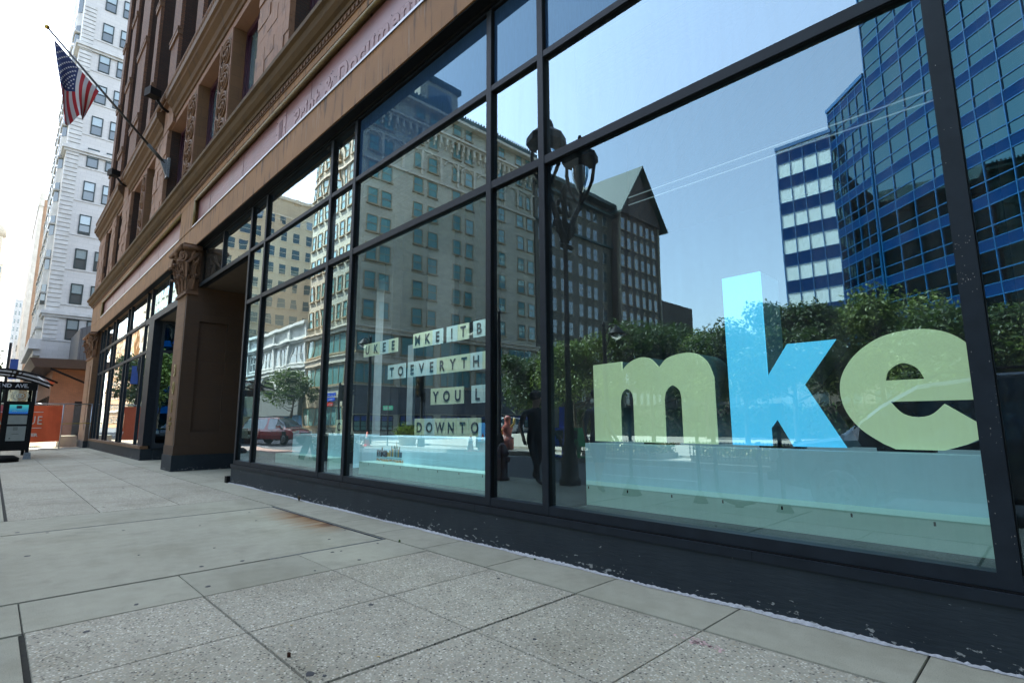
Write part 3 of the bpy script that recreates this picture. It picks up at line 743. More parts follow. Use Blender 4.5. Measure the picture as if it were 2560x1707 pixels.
# entry recess
b = MB(); b.box(-16.0, -11.9, 3.78, 8.6, 4.832, 4.90); PB(b, 'entry_ceiling', mat_plain('entry_ceiling_paint', (.16,.12,.085), .8))
for x, y in ((-13.4, 5.4), (-15.2, 4.9)):
    b = MB(); b.lathe(x, y, [(.14, 4.815), (.14, 4.833)], 18); b.lathe(x, y, [(.09, 4.81), (.09, 4.816)], 14, 1); PB(b, 'downlight', [M['white'], M['black']])
b = MB(); b.box(-16, -11.9, 8.4, 8.6, 0, 4.83); b.box(-11.98, -11.9, 3.79, 8.4, .31, 4.83); PB(b, 'entry_wall', M['brickdark'])
b = MB()
for x in (-15.3, -13.9): 
    b.box(x, x+1.3, 8.36, 8.4, .05, 2.5); b.box(x+.1, x+1.2, 8.34, 8.36, .3, 2.4, 1)
PB(b, 'entry_door', [M['frame'], M['sidewin']])
b = MB(); b.box(-12.16, -12.03, 3.55, 3.66, .0, .13); PB(b, 'downspout_foot', M['black'])
b = MB(); b.box(-12.22, -12.16, 4.0, 4.35, 1.5, 2.1); PB(b, 'entry_panel', M['frame'])

# second shop bay
b = MB(); b.box(-34.6, -21.35, 3.60, 3.95, -.02, .37); b.box(-21.6, -21.3, 3.95, 6, -.02, .37); PB(b, 'base_wall', M['base'])
b = MB(); b.box(-34.6, -21.33, 3.57, 3.8, .372, .47); PB(b, 'stone_sill', M['tanblock'])
V2 = [(-34.55,-34.45),(-33.75,-33.66),(-32.5,-32.41),(-30.75,-30.66),(-29.95,-29.86),(-26.9,-26.81),(-26.2,-26.11),(-23.05,-22.96)]
YB = 3.70
for x0, x1 in V2:
    b = MB(); b.box(x0, x1, YB-.05, YB+.09, .471, 6.0); PB(b, 'mullion', M['frame'])
b = MB(); b.box(-22.2, -21.32, YB-.06, 3.86, .471, 4.70); b.box(-21.42, -21.32, 3.86, 3.9, .38, 4.7); PB(b, 'corner_post', M['frame'])
for z0, z1 in ((3.66, 3.76), (4.80, 4.92)):
    xa = [v_ for v_ in V2]+[(-22.2, -22.2)]
    for (a0, a1), (b0, b1) in zip(xa, xa[1:]):
        b = MB(); b.box(a1, b0, YB-.045, YB+.08, z0, z1); PB(b, 'rail', M['steel'] if False else M['frame'])
b = MB(); b.box(-22.2, -16.86, YB-.05, YB+.09, 4.71, 4.93); b.box(-22.2,-22.11,YB-.05,YB+.09,4.93,6.0); b.box(-19.6,-19.52,YB-.05,YB+.09,4.93,6.0); b.box(-22.9,-22.2,YB-.045,YB+.08,4.71,4.8); PB(b, 'transom_beam', M['frame'])
b = MB(); b.box(-34.55, -16.86, YB-.03, YB+.1, 6.0, 6.06); PB(b, 'head_rail', M['frame'])
def pane2(x0, x1, z0, z1, mat):
    b = MB(); b.quad((x0,YB,z0),(x1,YB,z0),(x1,YB,z1),(x0,YB,z1)); P(b.build('glass_pane', mat))
xa = V2+[(-22.2,-22.11)]
for (a0, a1), (b0, b1) in zip(xa, xa[1:]):
    for z0, z1 in ((.471,3.66),(3.76,4.80),(4.92,6.0)): pane2(a1, b0, z0, z1, M['glassw'])
pane2(-22.11,-19.6,4.93,6.0,M['glass']); pane2(-19.52,-16.86,4.93,6.0,M['glass'])
b = MB(); b.box(-34.5,-21.6,4.6,4.7,.4,6.0); b.box(-34.5,-21.6,3.8,4.7,.3,.4); b.box(-22.0,-16.9,4.6,4.7,4.93,6.0); PB(b, 'shop_wall', M['void'])
b = MB(); b.box(-21.4,-16.9,3.8,8.4,4.72,4.78); PB(b, 'porch_ceiling', mat_plain('porch_ceiling_paint', (.33,.27,.20), .8))
b = MB(); b.box(-.03,.03,0,.08,.38,4.7); b.box(-.03,.03,2.5,2.6,.38,4.7); b.box(-.03,.03,.08,2.5,3.60,3.70); b.box(-.03,.03,.08,2.5,4.60,4.7); b.box(-.03,.03,.08,2.5,.38,.55); b.xf(Matrix.Translation((-21.33,3.9,0)) @ Matrix.Rotation(-.28,4,'Z')); PB(b, 'side_frame', M['frame'])
for z0, z1 in ((.55,3.6),(3.7,4.6)):
    b = MB(); b.quad((-21.31,3.98,z0),(-20.63,6.32,z0),(-20.63,6.32,z1),(-21.31,3.98,z1)); P(b.build('glass_pane', M['sidewin']))
b = MB(); b.box(-21.4,-21.2,6.5,8.5,0,4.72); b.box(-21.3,-16.9,8.3,8.5,0,4.72); PB(b, 'porch_wall', M['brown'])
# far pier
b = MB(); b.box(-37.3, -34.62, 3.42, 4.3, .35, 4.6); b.box(-36.9, -35.3, 3.40, 3.42, .9, 4.2); b.box(-37.3,-34.62,3.6,4.3,4.6,5.95); PB(b, 'stone_pier', M['tanblock'])
b = MB(); b.box(-37.35, -34.58, 3.38, 4.3, -.02, .35); PB(b, 'pier_base', M['base'])
random.seed(9)
capital(-37.2, -34.8, 3.42, 4.60, 5.95)

ALB = 1.0
# ------------------------------------------------------------------ window display
def added_glow_acrylic(name, c, e):  # emission added to brighten the letter faces and plinths
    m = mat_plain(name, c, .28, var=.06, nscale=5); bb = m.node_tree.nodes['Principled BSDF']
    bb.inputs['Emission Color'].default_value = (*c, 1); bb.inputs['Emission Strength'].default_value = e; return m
M['lgreen'] = added_glow_acrylic('green_acrylic_added_glow', (.50,.66,.42), .12)
M['lblue'] = added_glow_acrylic('blue_acrylic_added_glow', (.09,.56,.92), .17)
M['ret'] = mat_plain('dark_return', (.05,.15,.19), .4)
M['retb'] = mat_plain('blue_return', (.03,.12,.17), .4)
M['plinth'] = added_glow_acrylic('blue_plinth_added_glow', (.36,.62,.74), .062)  # plinth and step glow is added, there is no light inside
M['step'] = added_glow_acrylic('green_step_added_glow', (.26,.46,.43), .07)
F = 4.66
sc = lambda pts: [(q[0]*F, q[1]*F+CAMZ) for q in pts]
mo = [(-.757,-.0435),(-.757,.131),(-.678,.133)] + catmull([(-.678,.112),(-.66,.128),(-.631,.138),(-.605,.133),(-.585,.113)]) + catmull([(-.585,.113),(-.565,.131),(-.53,.138),(-.50,.134),(-.478,.115),(-.467,.085)])[1:] + [(-.467,-.0435),(-.537,-.0435)] + catmull([(-.537,.045),(-.541,.063),(-.557,.074),(-.572,.063),(-.577,.045)]) + [(-.577,-.0435),(-.651,-.0435)] + catmull([(-.651,.047),(-.655,.063),(-.668,.072),(-.681,.063),(-.686,.045)]) + [(-.686,-.0435)]
ko = [(-.438,-.0435),(-.438,.276),(-.366,.276),(-.366,.080),(-.329,.135),(-.252,.135),(-.306,.062),(-.251,-.0435),(-.332,-.0435),(-.355,.003),(-.367,-.012),(-.367,-.0435)]
eo = catmull([(-.0655,.029),(-.0665,.060),(-.075,.090),(-.092,.117),(-.117,.133),(-.15,.138),(-.19,.131),(-.225,.108),(-.247,.077),(-.253,.047),(-.247,.015),(-.228,-.014),(-.200,-.036)]) + [(-.185,-.0435),(-.126,-.0435)] + [(-.100,-.034),(-.0685,-.017),(-.120,.024)] + catmull([(-.120,.024),(-.136,.009),(-.154,.005),(-.172,.011),(-.186,.029)])[1:]
ei = catmull([(-.189,.062),(-.184,.077),(-.166,.088),(-.148,.079),(-.140,.062)])
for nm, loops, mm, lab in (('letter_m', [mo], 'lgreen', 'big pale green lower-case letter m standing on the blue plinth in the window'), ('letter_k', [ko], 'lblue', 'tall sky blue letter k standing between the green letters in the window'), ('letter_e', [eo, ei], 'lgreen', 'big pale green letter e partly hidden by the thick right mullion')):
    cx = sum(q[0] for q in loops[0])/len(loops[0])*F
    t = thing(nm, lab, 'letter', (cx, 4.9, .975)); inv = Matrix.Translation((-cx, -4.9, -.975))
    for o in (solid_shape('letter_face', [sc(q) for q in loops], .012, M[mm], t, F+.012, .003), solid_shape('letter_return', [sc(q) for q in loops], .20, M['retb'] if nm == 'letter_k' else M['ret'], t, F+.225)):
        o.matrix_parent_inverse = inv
    bb = MB(); bb.box(cx-.25, cx+.1, 4.8, 4.9, .972, 1.0)
    bb.build('letter_foot', M['black'], t).matrix_parent_inverse = inv
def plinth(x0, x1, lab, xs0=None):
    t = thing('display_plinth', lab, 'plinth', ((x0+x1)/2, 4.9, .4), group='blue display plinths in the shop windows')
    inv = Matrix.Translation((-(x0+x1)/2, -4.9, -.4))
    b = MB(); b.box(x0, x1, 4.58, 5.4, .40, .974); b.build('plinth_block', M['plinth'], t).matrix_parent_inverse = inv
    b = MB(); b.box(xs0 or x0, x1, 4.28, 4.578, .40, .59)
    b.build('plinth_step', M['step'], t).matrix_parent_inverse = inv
    b = MB()
    x = (xs0 or x0)+.3
    while x < x1: b.box(x, x+.012, 4.277, 4.28, .55, .575); x += .45
    b.build('screw_slot', M['black'], t).matrix_parent_inverse = inv
    return t
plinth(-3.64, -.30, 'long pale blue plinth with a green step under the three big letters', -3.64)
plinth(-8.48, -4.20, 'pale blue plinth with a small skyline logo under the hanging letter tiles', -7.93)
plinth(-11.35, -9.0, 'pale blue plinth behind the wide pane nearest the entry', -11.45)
lg = thing('logo_sticker', 'small mke DOWNTOWN logo with a skyline stuck on the plinth front', 'logo', (-7.55, 4.57, .6)); inv = Matrix.Translation((7.55, -4.57, -.6))
def lgp(o): o.parent = lg; o.matrix_parent_inverse = inv
lgp(text_obj('logo_word', 'mke', .20, M['black'], None, (-7.90, 4.572, .665), ext=.002, bold=.008, spacing=.92))
lgp(text_obj('logo_word', 'DOWNTOWN', .112, mat_plain('orange_print', (.42,.19,.02), .5), None, (-7.90, 4.572, .548), ext=.002, bold=.003, spacing=1.12))
b = MB(); b.box(-7.90, -7.16, 4.572, 4.575, .640, .646); lgp(b.build('logo_rule', mat_plain('logo_teal', (.03,.16,.18), .5)))
b = MB()
for x0, w_, h, m in ((-7.52,.05,.10,0),(-7.46,.03,.17,1),(-7.43,.04,.13,0),(-7.38,.035,.18,2),(-7.345,.03,.14,1),(-7.31,.045,.17,2),(-7.265,.03,.12,0),(-7.235,.03,.16,1),(-7.2,.05,.08,1)):
    b.box(x0, x0+w_-.004, 4.572, 4.575, .668, .668+h, m)
b.quad((-7.33,4.5715,.80),(-7.28,4.5715,.80),(-7.305,4.5715,.93), m=2); b.lathe(0,0,[(.035,0),(.035,.002)],12); b.xf(Matrix.Translation((-7.55,4.572,.70)) @ Matrix.Rotation(pi/2,4,'X'), len(b.v)-24)
lgp(b.build('logo_skyline', [mat_plain('logo_gold', (.40,.26,.05), .5), mat_plain('logo_dark', (.02,.08,.12), .5), mat_plain('logo_grey', (.10,.26,.28), .5)]))
# hanging letter tiles
TY = 4.5
tm = [mat_plain('tile_green', (.72,.82,.60), .5, var=.03), mat_plain('tile_cyan', (.64,.84,.86), .5, var=.03)]
ink = mat_plain('tile_ink', (.012,.03,.05), .5)
rows = [(.248, .297, [('UKEE', -1.850, .0603), ('MKE', -1.513, .0560), ('IT', -1.326, .0560), ('B', -1.196, .0560)]),
        (.152, .203, [('O', -1.98, .0570), ('TO', -1.670, .0570), ('EVERYTHI', -1.542, .0556)]),
        (.0555, .1065, [('O', -1.98, .0570), ('YOU', -1.405, .0560), ('LO', -1.202, .0560)]),
        (-.0405, .0128, [('C', -2.055, .0560), ('DOWNTO', -1.493, .0560)])]
rown = ['top row', 'second row', 'third row', 'bottom row']
seen = {}
for ri, (z0, z1, words) in enumerate(rows):
    zz0, zz1 = z0*TY+CAMZ, z1*TY+CAMZ
    for word, u0, du in words:
        for k, ch in enumerate(word):
            x0 = (u0+k*du)*TY; x1 = x0+du*TY-.006
            nb_ = ('after the '+word[k-1]) if k else ('first of its group' if len(word) > 1 else 'standing alone')
            where = {0: rown[ri]}[0]
            col_i = random.choice((0, 0, 1))
            cn = 'pale green' if col_i == 0 else 'pale blue'
            lab = '%s tile with the letter %s, %s, in the %s' % (cn, ch, nb_, where)
            if word in ('O', 'C'): lab = '%s tile with the letter %s alone in the narrow pane, %s' % (cn, ch, where)
            if lab in seen: lab = lab.replace(', in the', ', of %s in the' % word)
            seen[lab] = 1
            t = thing('letter_tile', lab, 'letter tile', (x0, TY, zz0), group='letter tiles hanging in the window')
            BX('tile', tm[col_i], t, (0, x1-x0, 0, .012, 0, zz1-zz0))
            o = text_obj('printed_letter', ch, .205, ink, t, ((x1-x0)/2, -.002, .042), ext=.001, bold=.005, align='CENTER', sx=.95)
for k, x in enumerate((-8.0, -6.3, -4.9)):
    pass

ALB = 1.0
# ================================================================== across the street
def ry(yv): return 2*MIR-yv
M['cream'] = mat_brick('cream_glazed_brick', (.52,.46,.33), (.43,.38,.27), (.34,.30,.24), .75, .30, .008, .6, .2, .45, (.30,.27,.21), .25)
M['creamtrim'] = mat_stone('cream_terracotta_trim', (.58,.50,.38), (.30,.24,.16), .7, (1,1), .5, .3)
M['copper'] = mat_plain('green_copper', (.010,.038,.030), .6, var=.4, nscale=3)
M['darkbrick'] = mat_brick('brown_brick_far', (.055,.034,.022), (.04,.025,.018), (.06,.045,.035), .24, .08, .01, .85, .3, .4)
M['greystone'] = mat_brick('grey_brown_stone_far', (.13,.115,.08), (.11,.095,.07), (.06,.05,.04), .6, .25, .01, .8, .3, .4)
M['beige'] = mat_brick('beige_limestone', (.50,.40,.27), (.46,.37,.25), (.32,.26,.18), .9, .45, .008, .8, .2, .5, (.30,.23,.15), .3)
M['slate'] = mat_plain('dark_slate_cladding', (.055,.06,.07), .4, var=.2, nscale=2)
M['louvre'] = mat_brick('louvre_panel', (.11,.11,.12), (.10,.10,.11), (.04,.04,.045), .8, .16, .02, .5)
M['curtain'] = mat_glass('curtained_glass', ior=1.5, gain=1.1, base=.03, wave=0, diff=(.13,.26,.23))
M['sash'] = mat_plain('tan_sash', (.30,.22,.12), .6)
M['dkwin'] = mat_glass('dark_window', ior=1.5, gain=1.2, base=.06, wave=0, diff=(.045,.07,.075))
M['palegrey'] = mat_stone('pale_grey_terracotta', (.50,.53,.50), (.28,.30,.28), .6, (1,1), .4, .2)
M['bark'] = mat_plain('bark', (.06,.045,.03), .9, var=.4, nscale=20, bmp=.6)

def win_mesh(w, h, mats=('sash', 'curtain'), sill=True, d=.10, meet=.5, bars=0):
    """sash window facing +y, origin at lower left on the wall plane"""
    b = MB(); t = .09
    b.box(0, t, -.04, d, 0, h); b.box(w-t, w, -.04, d, 0, h); b.box(t, w-t, -.04, d, h-t, h); b.box(t, w-t, -.04, d, 0, t)
    if meet: b.box(t, w-t, -.04, d*.7, h*meet-.04, h*meet+.04)
    for k in range(bars):
        x = w*(k+1)/(bars+1); b.box(x-.03, x+.03, -.04, d*.7, t, h-t)
    if sill: b.box(-.12, w+.12, -.04, d+.12, -.16, -.001)
    b.box(t, w-t, 0, .02, t, h-t, 1)
    me = bpy.data.meshes.new('window'); me.from_pydata(b.v, [], b.f)
    for m_ in mats: me.materials.append(M[m_])
    for i, p_ in enumerate(me.polygons): p_.material_index = b.m[i]
    return me
def put(me, name, parent, loc, rz=0):
    o = bpy.data.objects.new(name, me); link(o, parent); o.location = loc; o.rotation_euler = (0, 0, rz); return o

# -- cream hotel: local frame, x along its east wall going south (virtual depth), wall normal = +x world
HX, HY = -56.0, ry(29.0)
H = thing('cream_hotel', 'tall cream glazed brick hotel with green copper roof edge seen across the street', 'building', (HX, HY, 0))
def HB(b, name, mats): return b.build(name, mats, H)
hz = lambda q: 56*q+CAMZ
# local coords: x world-HX, y world-HY (negative = away from us)
DY = -30.4; WX = -13.2; HT = 44.4
HB(MB().box(WX, 0, DY, 0, 12.0, HT-1.2), 'wall', M['cream'])
HB(MB().box(WX, 0, DY, 0, -.1, 12.0), 'lower_wall', M['cream'])
b = MB(); b.box(.0, .06, DY, 0, 4.9, 5.5); b.box(0, .05, DY, -.3, 2.25, 4.9); b.box(0, .10, DY, 0, 4.35, 4.75)
HB(b, 'louvre_band', [M['louvre']])
b = MB()
for z0, z1, d in ((11.9,12.4,.35),(12.4,12.6,.55),(8.3,9.0,.25),(9.0,9.15,.4),(5.5,5.7,.2),(33.3,33.6,.25),(40.2,40.5,.5),(40.5,40.8,.8),(37.2,37.35,.2)):
    b.box(WX-d, d, DY-d, d, z0, z1)
HB(b, 'belt_course', M['creamtrim'])
b = MB(); random.seed(1)
for k in range(30):                                  # brackets and swags under the roof
    y = -.6-k*1.0
    b.box(.0, .55, y-.15, y+.15, 39.2, 40.2); b.box(0, .3, y-.1, y+.1, 38.6, 39.2)
for k in range(14):
    x = -.5-k*.95
    b.box(x-.15, x+.15, 0, .55, 39.2, 40.2)
for k in range(10):
    y = -1.6-k*3.0
    b.tube([(.1, y+1.1*cos(t*pi/8), 36.3+.9*sin(t*pi/8)) for t in range(9)], .10, 5); b.box(0, .22, y-1.4, y-1.1, 33.7, 37.2)
HB(b, 'roof_bracket', M['creamtrim'])
b = MB(); b.box(WX-1, 1, DY-1, 1, 43.2, 43.6, 1); b.box(WX-.9, .9, DY-.9, .9, 43.6, 44.3)
for k in range(60): b.lathe(.8, .6-k*.52, [(.12, 44.3), (.16, 44.5), (.02, 44.75)], 5)
HB(b, 'roof_edge', [M['copper'], M['creamtrim']])
b = MB(); b.box(-6.4, 0, -14.7, -8.3, 44.3, 48.0); b.box(-6.8, .4, -15.1, -7.9, 48.0, 48.7, 1); b.box(0, .08, -13.6, -9.6, 45.0, 47.2, 2)
HB(b, 'penthouse', [M['cream'], M['copper'], M['dkwin']])
wm = win_mesh(1.95*56/56, 2.05); wm2 = win_mesh(1.5, 2.1)
Rw = -pi/2                                            # faces +x
for r_ in range(10):
    z = 56*(.258+.0625*r_)+CAMZ-2.05
    if z > 42: break
    for c_ in range(5):
        for dy in (-.95, -3.2 if c_ else -2.85):
            y = dy-c_*6.35 if c_ == 0 else dy-6.3*c_-.35
            if y-1.6 < DY: continue
            put(wm2, 'window', H, (0, y, z), Rw)
fw = win_mesh(1.15, 2.05)
for r_ in range(9):
    z = 56*(.258+.0625*r_)+CAMZ-2.05
    for x in (-12.9,-11.1,-9.2,-6.5,-4.6,-2.7): put(fw, 'window', H, (x+1.15, 0, z), pi) if False else put(fw, 'window', H, (x, 0, z), 0)
bw = win_mesh(5.1, 2.35, bars=2, meet=0); bw2 = win_mesh(5.1, 2.35, bars=3, meet=0); bf = win_mesh(4.4, 2.35, bars=2, meet=0)
for c_ in range(5):
    y = -.15-c_*6.05
    put(bw, 'wide_window', H, (0, y, 9.5), Rw); put(bw2, 'wide_window', H, (0, y, 5.75), Rw)
    sb = MB(); z0 = .3; W_ = 4.9
    sb.box(0, .12, y-.2-W_, y-.2, .3, .42); sb.box(0,.12,y-.2-W_,y-.2,2.0,2.12); 
    for k in range(7): yy = y-.2-k*W_/6; sb.box(0, .12, yy-.05, yy+.05, .42, 2.0)
    for zz in (.85, 1.42): sb.box(0, .1, y-.2-W_, y-.2, zz-.03, zz+.03)
    sb.box(.0, .04, y-.2-W_, y-.2, .42, 1.42, 1); sb.box(0, .04, y-.2-W_, y-.2, 1.42, 2.0, 2)
    sb.build('shopfront', [M['black'], M['curtain'], mat_plain('blue_shade', (.02,.06,.25), .5)], H)
for x in (-12.6, -6.2): put(bf, 'wide_window', H, (x, 0, 9.5)); put(bf, 'wide_window', H, (x, 0, 5.75)); put(bf, 'wide_window', H, (x, 0, .8))
t = thing('shop_sign', 'small blue and red lettered sign on the corner of the cream hotel', 'sign', (-60.5, HY+.2, 3.3))
b = MB(); random.seed(8)
for r_, (zz, m) in enumerate(((1.0,0),(.45,0),(-.15,1))):
    x = -2.2
    while x < (1.2 if m == 0 else .4):
        ww = .22+.15*random.random(); b.box(x, x+ww, 0, .12, zz, zz+.42, m); b.box(x+.05, x+ww-.05, .12, .14, zz+.12, zz+.22, 2) if random.random() < .6 else None; x += ww+.06
b.build('sign_letters', [mat_plain('sign_blue', (.02,.08,.5), .4), mat_plain('sign_red', (.6,.03,.02), .4), M['white']], t)

# -- far beige tower block
Bx = thing('beige_office_block', 'plain beige stone office block with punched dark windows beyond the low pale building', 'building', (-110, ry(24), 0))
b = MB(); b.box(-25, 0, -27, 0, -.1, 47.9); b.build('wall', M['beige'], Bx)
b = MB(); b.box(-25.3, .3, -27.3, .3, 47.9, 48.6); b.box(-25.15,.15,-27.1,.15,44.2,44.5); b.build('parapet', M['creamtrim'], Bx)
bm_ = win_mesh(1.5, 2.2, ('beige', 'dkwin'), d=.03)
for r_ in range(12):
    z = 110*(.330+.0325*(r_-9))+CAMZ-2.2
    for c_ in range(10):
        y = 24-(36.8+(c_-5)*2.55)
        if -26 < y-1.5 and y < -.3: put(bm_, 'window', Bx, (0, y, z), Rw)
for r_ in range(12):
    z = 110*(.330+.0325*(r_-9))+CAMZ-2.2
    for c_ in range(8): put(bm_, 'window', Bx, (-24+c_*3, 0, z), 0)
# -- low pale arcaded building
Lw = thing('arcade_building', 'low pale grey terracotta building with tall arches and a curved corner', 'building', (-92, ry(29), 0))
b = MB(); b.box(0, 22.8, -14, 0, 8.0, 14.8); b.build('wall', M['palegrey'], Lw)
b = MB()
for z0, z1, d in ((14.5,14.9,.5),(12.2,12.5,.3),(12.5,12.7,.5),(8.6,8.9,.35),(8.0,8.2,.2)): b.box(-d, 22.8, -14, d, z0, z1)
for k in range(5): b.box(k*5.6, k*5.6+.5, 0, .3, 8.9, 14.5)
b.build('cornice', M['palegrey'], Lw)
lw = win_mesh(1.3, 2.5, ('palegrey', 'dkwin'), d=.08)
for k in range(4):
    for q in range(3): put(lw, 'window', Lw, (.95+k*5.6+q*1.55, 0, 9.3), 0)
b = MB()
for k in range(5):                                     # arch openings: built as a wall with round heads
    xa = .5+k*5.6-5.1; xa = k*5.6
    b.box(xa, xa+.6, -.6, 0, 2.4, 8.0)
    if k < 4:
        xc = xa+3.1; rr = 2.5
        prev = (xc-rr, 5.4)
        for s_ in range(1, 13):
            th = pi-pi*s_/12; cur = (xc+rr*cos(th), 5.4+rr*sin(th))
            b.prism_y([(prev[0], prev[1]), (cur[0], cur[1]), (cur[0], 8.0), (prev[0], 8.0)], -.6, 0); prev = cur
b.build('arcade', M['palegrey'], Lw)
b = MB(); b.box(0, 22.8, -1.2, -1.0, 2.4, 8.0); b.box(0, 22.8, -14, -1.2, -.1, 7.99, 1); b.build('arcade_glass', [M['dkwin'], M['slate']], Lw)
b = MB(); b.box(0, 22.8, -.4, .9, 2.2, 5.2); b.build('awning', mat_plain('grey_awning', (.10,.12,.115), .7), Lw)
b = MB(); b.box(0, 22.8, -.9, -.8, 0, 2.2); b.build('mural', mat_plain('blue_mural', (.03,.16,.36), .6, var=.9, nscale=.6), Lw)

# -- gabled brown building
G = thing('gabled_building', 'brown stone building with a steep copper gable rising over the plaza trees', 'building', (-56, ry(63), 0))
gz = lambda q: 56*q+CAMZ
b = MB(); b.box(-14, 0, -18.0, 3.2, -.1, 41.5); b.build('wall', M['greystone'], G)
b = MB(); b.box(-14, 1.6, -31.8, -18.0, -.1, 41); b.build('wing_wall', M['darkbrick'], G)
b = MB(); b.prism_y([(1.2,41.5),(1.2,42.0),(-4,46),(-10,46),(-14,42),(-14,41.5)], -18.0, 3.6)
b.build('roof', [M['copper']], G)
b = MB(); b.box(-.2, .9, -18.0, 3.2, 39.6, 40.0); b.box(-.2,1.5,-18.0,3.2,41.2,41.52); b.box(-.2,.4,-18.0,3.2,33.5,33.9)
b.build('cornice', M['copper'], G)
b = MB(); yL, yR, yM = -17.4, -32.6, -24.6
b.quad((2.2, yL, 40.6), (2.2, yR, 40.6), (2.2, yM, 50.4)); b.quad((-12, yR, 40.6), (-12, yL, 40.6), (-12, yM, 50.4))
b.quad((2.2, yL, 40.6), (2.2, yM, 50.4), (-12, yM, 50.4), (-12, yL, 40.6)); b.quad((2.2, yM, 50.4), (2.2, yR, 40.6), (-12, yR, 40.6), (-12, yM, 50.4))
b.quad((2.2, yL, 40.6), (-12, yL, 40.6), (-12, yR, 40.6), (2.2, yR, 40.6)); b.build('gable', M['darkbrick'], G)
b = MB()
for ya, yb in ((yL+.8, yM), (yM, yR-.8)):
    za = 39.8 if ya != yM else 51.2; zb = 51.2 if yb == yM else 39.8
    b.v += []; n = len(b.v)
    b.v += [(-12.5,ya,za),(3.2,ya,za),(3.2,yb,zb),(-12.5,yb,zb),(-12.5,ya,za+.45),(3.2,ya,za+.45),(3.2,yb,zb+.45),(-12.5,yb,zb+.45)]
    for f in ((0,3,2,1),(4,5,6,7),(0,1,5,4),(1,2,6,5),(2,3,7,6),(3,0,4,7)): b.f.append(tuple(n+i for i in f)); b.m.append(0); b.sm.append(False)
b.build('gable_roof', M['copper'], G)
M['greystone2'] = mat_stone('weathered_trim', (.22,.19,.13), (.10,.08,.06))
gw = win_mesh(1.35, 2.3, ('greystone2', 'dkwin'), d=.05); gw2 = win_mesh(1.25, 2.3, ('sash', 'dkwin'), d=.05)
for r_ in range(10):
    z = gz(.69-.0655*r_)-2.3
    for c_ in range(8):
        put(gw, 'window', G, (0, 2.6-c_*2.45-(.5 if c_ % 3 else 0), z), Rw)
    for c_ in range(6): put(gw2, 'window', G, (1.6, -18.6-c_*2.15, z), Rw)
b = MB()
for r_ in range(9):
    z = gz(.69-.0655*r_)-3.5
    for c_ in range(8):
        y = 2.6-c_*2.45-(.5 if c_ % 3 else 0)
        b.box(0, .06, y-1.35, y, z, z+.16); b.box(0,.06,y-1.35,y,z+.75,z+.9); b.box(0,.06,y-.9,y-.45,z+.3,z+.6)
    for c_ in range(6):
        y = -18.6-c_*2.15; b.box(1.6, 1.66, y-1.25, y, z, z+.16); b.box(1.6,1.66,y-.85,y-.4,z+.3,z+.6)
for y in (-18.2, -32): b.box(1.4, 1.85, y-.1, y+.35, 0, 41)
o = b.build('spandrel_ornament', M['greystone2'], G); o['kind'] = 'stuff'

# -- blue glass towers
def blue(name, c, r=.12, metal=0.0, spec=.6):
    m, nt, bb = new_mat(name); bb.inputs['Base Color'].default_value = (*c, 1); bb.inputs['Roughness'].default_value = r; bb.inputs['Metallic'].default_value = metal; bb.inputs['Specular IOR Level'].default_value = spec
    return m
M['bmir'] = blue('teal_mirror_glass', (.07,.155,.18), .02, 1.0)
M['bband'] = blue('blue_spandrel_glass', (0,.025,.10), .35, .0, .08)
M['bmull'] = blue('blue_mullion', (.0,.09,.24), .4)
M['blind'] = mat_glass('blinds_behind_glass', ior=1.5, gain=1, base=.05, wave=0, diff=(.62,.72,.68))
def glass_block(name, label, loc, rz, W, D, Hh, st, hb, winmat='bmir', mp=1.9, top=True):
    """curtain-walled block; wall along local +x, facing local +y"""
    t = thing(name, label, 'building', loc, rz)
    b = MB(); b.box(0, W, -D, 0, -.1, Hh); b.build('curtain_wall', M[winmat], t)
    z = Hh-.4 if top else Hh
    k = 0
    while z > 1:
        b = MB(); b.box(-.06, W+.06, -D-.06, .06, z-hb, z); b.build('spandrel_band', M['bband'], t)
        z -= st
    b = MB(); nmul = int(W/mp)
    for i in range(nmul+1):
        x = i*W/nmul; b.box(x-.05, x+.05, .0, .12, 0, Hh)
    for i in range(int(D/mp)+1):
        y = -i*mp; b.box(-.14, 0, y-.07, y+.07, 0, Hh); b.box(W, W+.14, y-.07, y+.07, 0, Hh)
    z = Hh-.4
    while z > 1:
        for dz in ((0, -hb) if winmat == 'blind' else (0, -hb, -hb-(st-hb)*.62)): b.box(-.1, W+.1, -D-.1, .1, z+dz-.05, z+dz+.05)
        z -= st
    b.build('mullion_grid', M['bmull'], t)['kind'] = 'stuff'
    if top: b = MB(); b.box(-.2, W+.2, -D-.2, .2, Hh, Hh+.5); b.build('roof_edge', M['bmull'], t)
    return t
glass_block('glass_tower', 'tallest blue and teal mirror glass tower turned at an angle to the street', (-12.6, ry(73.8), 0), math.atan2(.66, .75), 62, 28, 82, 4.25, 1.1, mp=2.6)
glass_block('glass_wing', 'lower teal glass wing between the tall tower and the striped block', (-18.5, ry(80), 0), radians(45), 7.7, 8, 44.2, 4.25, 1.1, mp=1.5)
glass_block('striped_block', 'blue and white striped glass block with pale blinds', (-25.6, ry(80), 0), 0, 7.05, 9, 41.2, 3.95, 1.75, 'blind', mp=1.75)

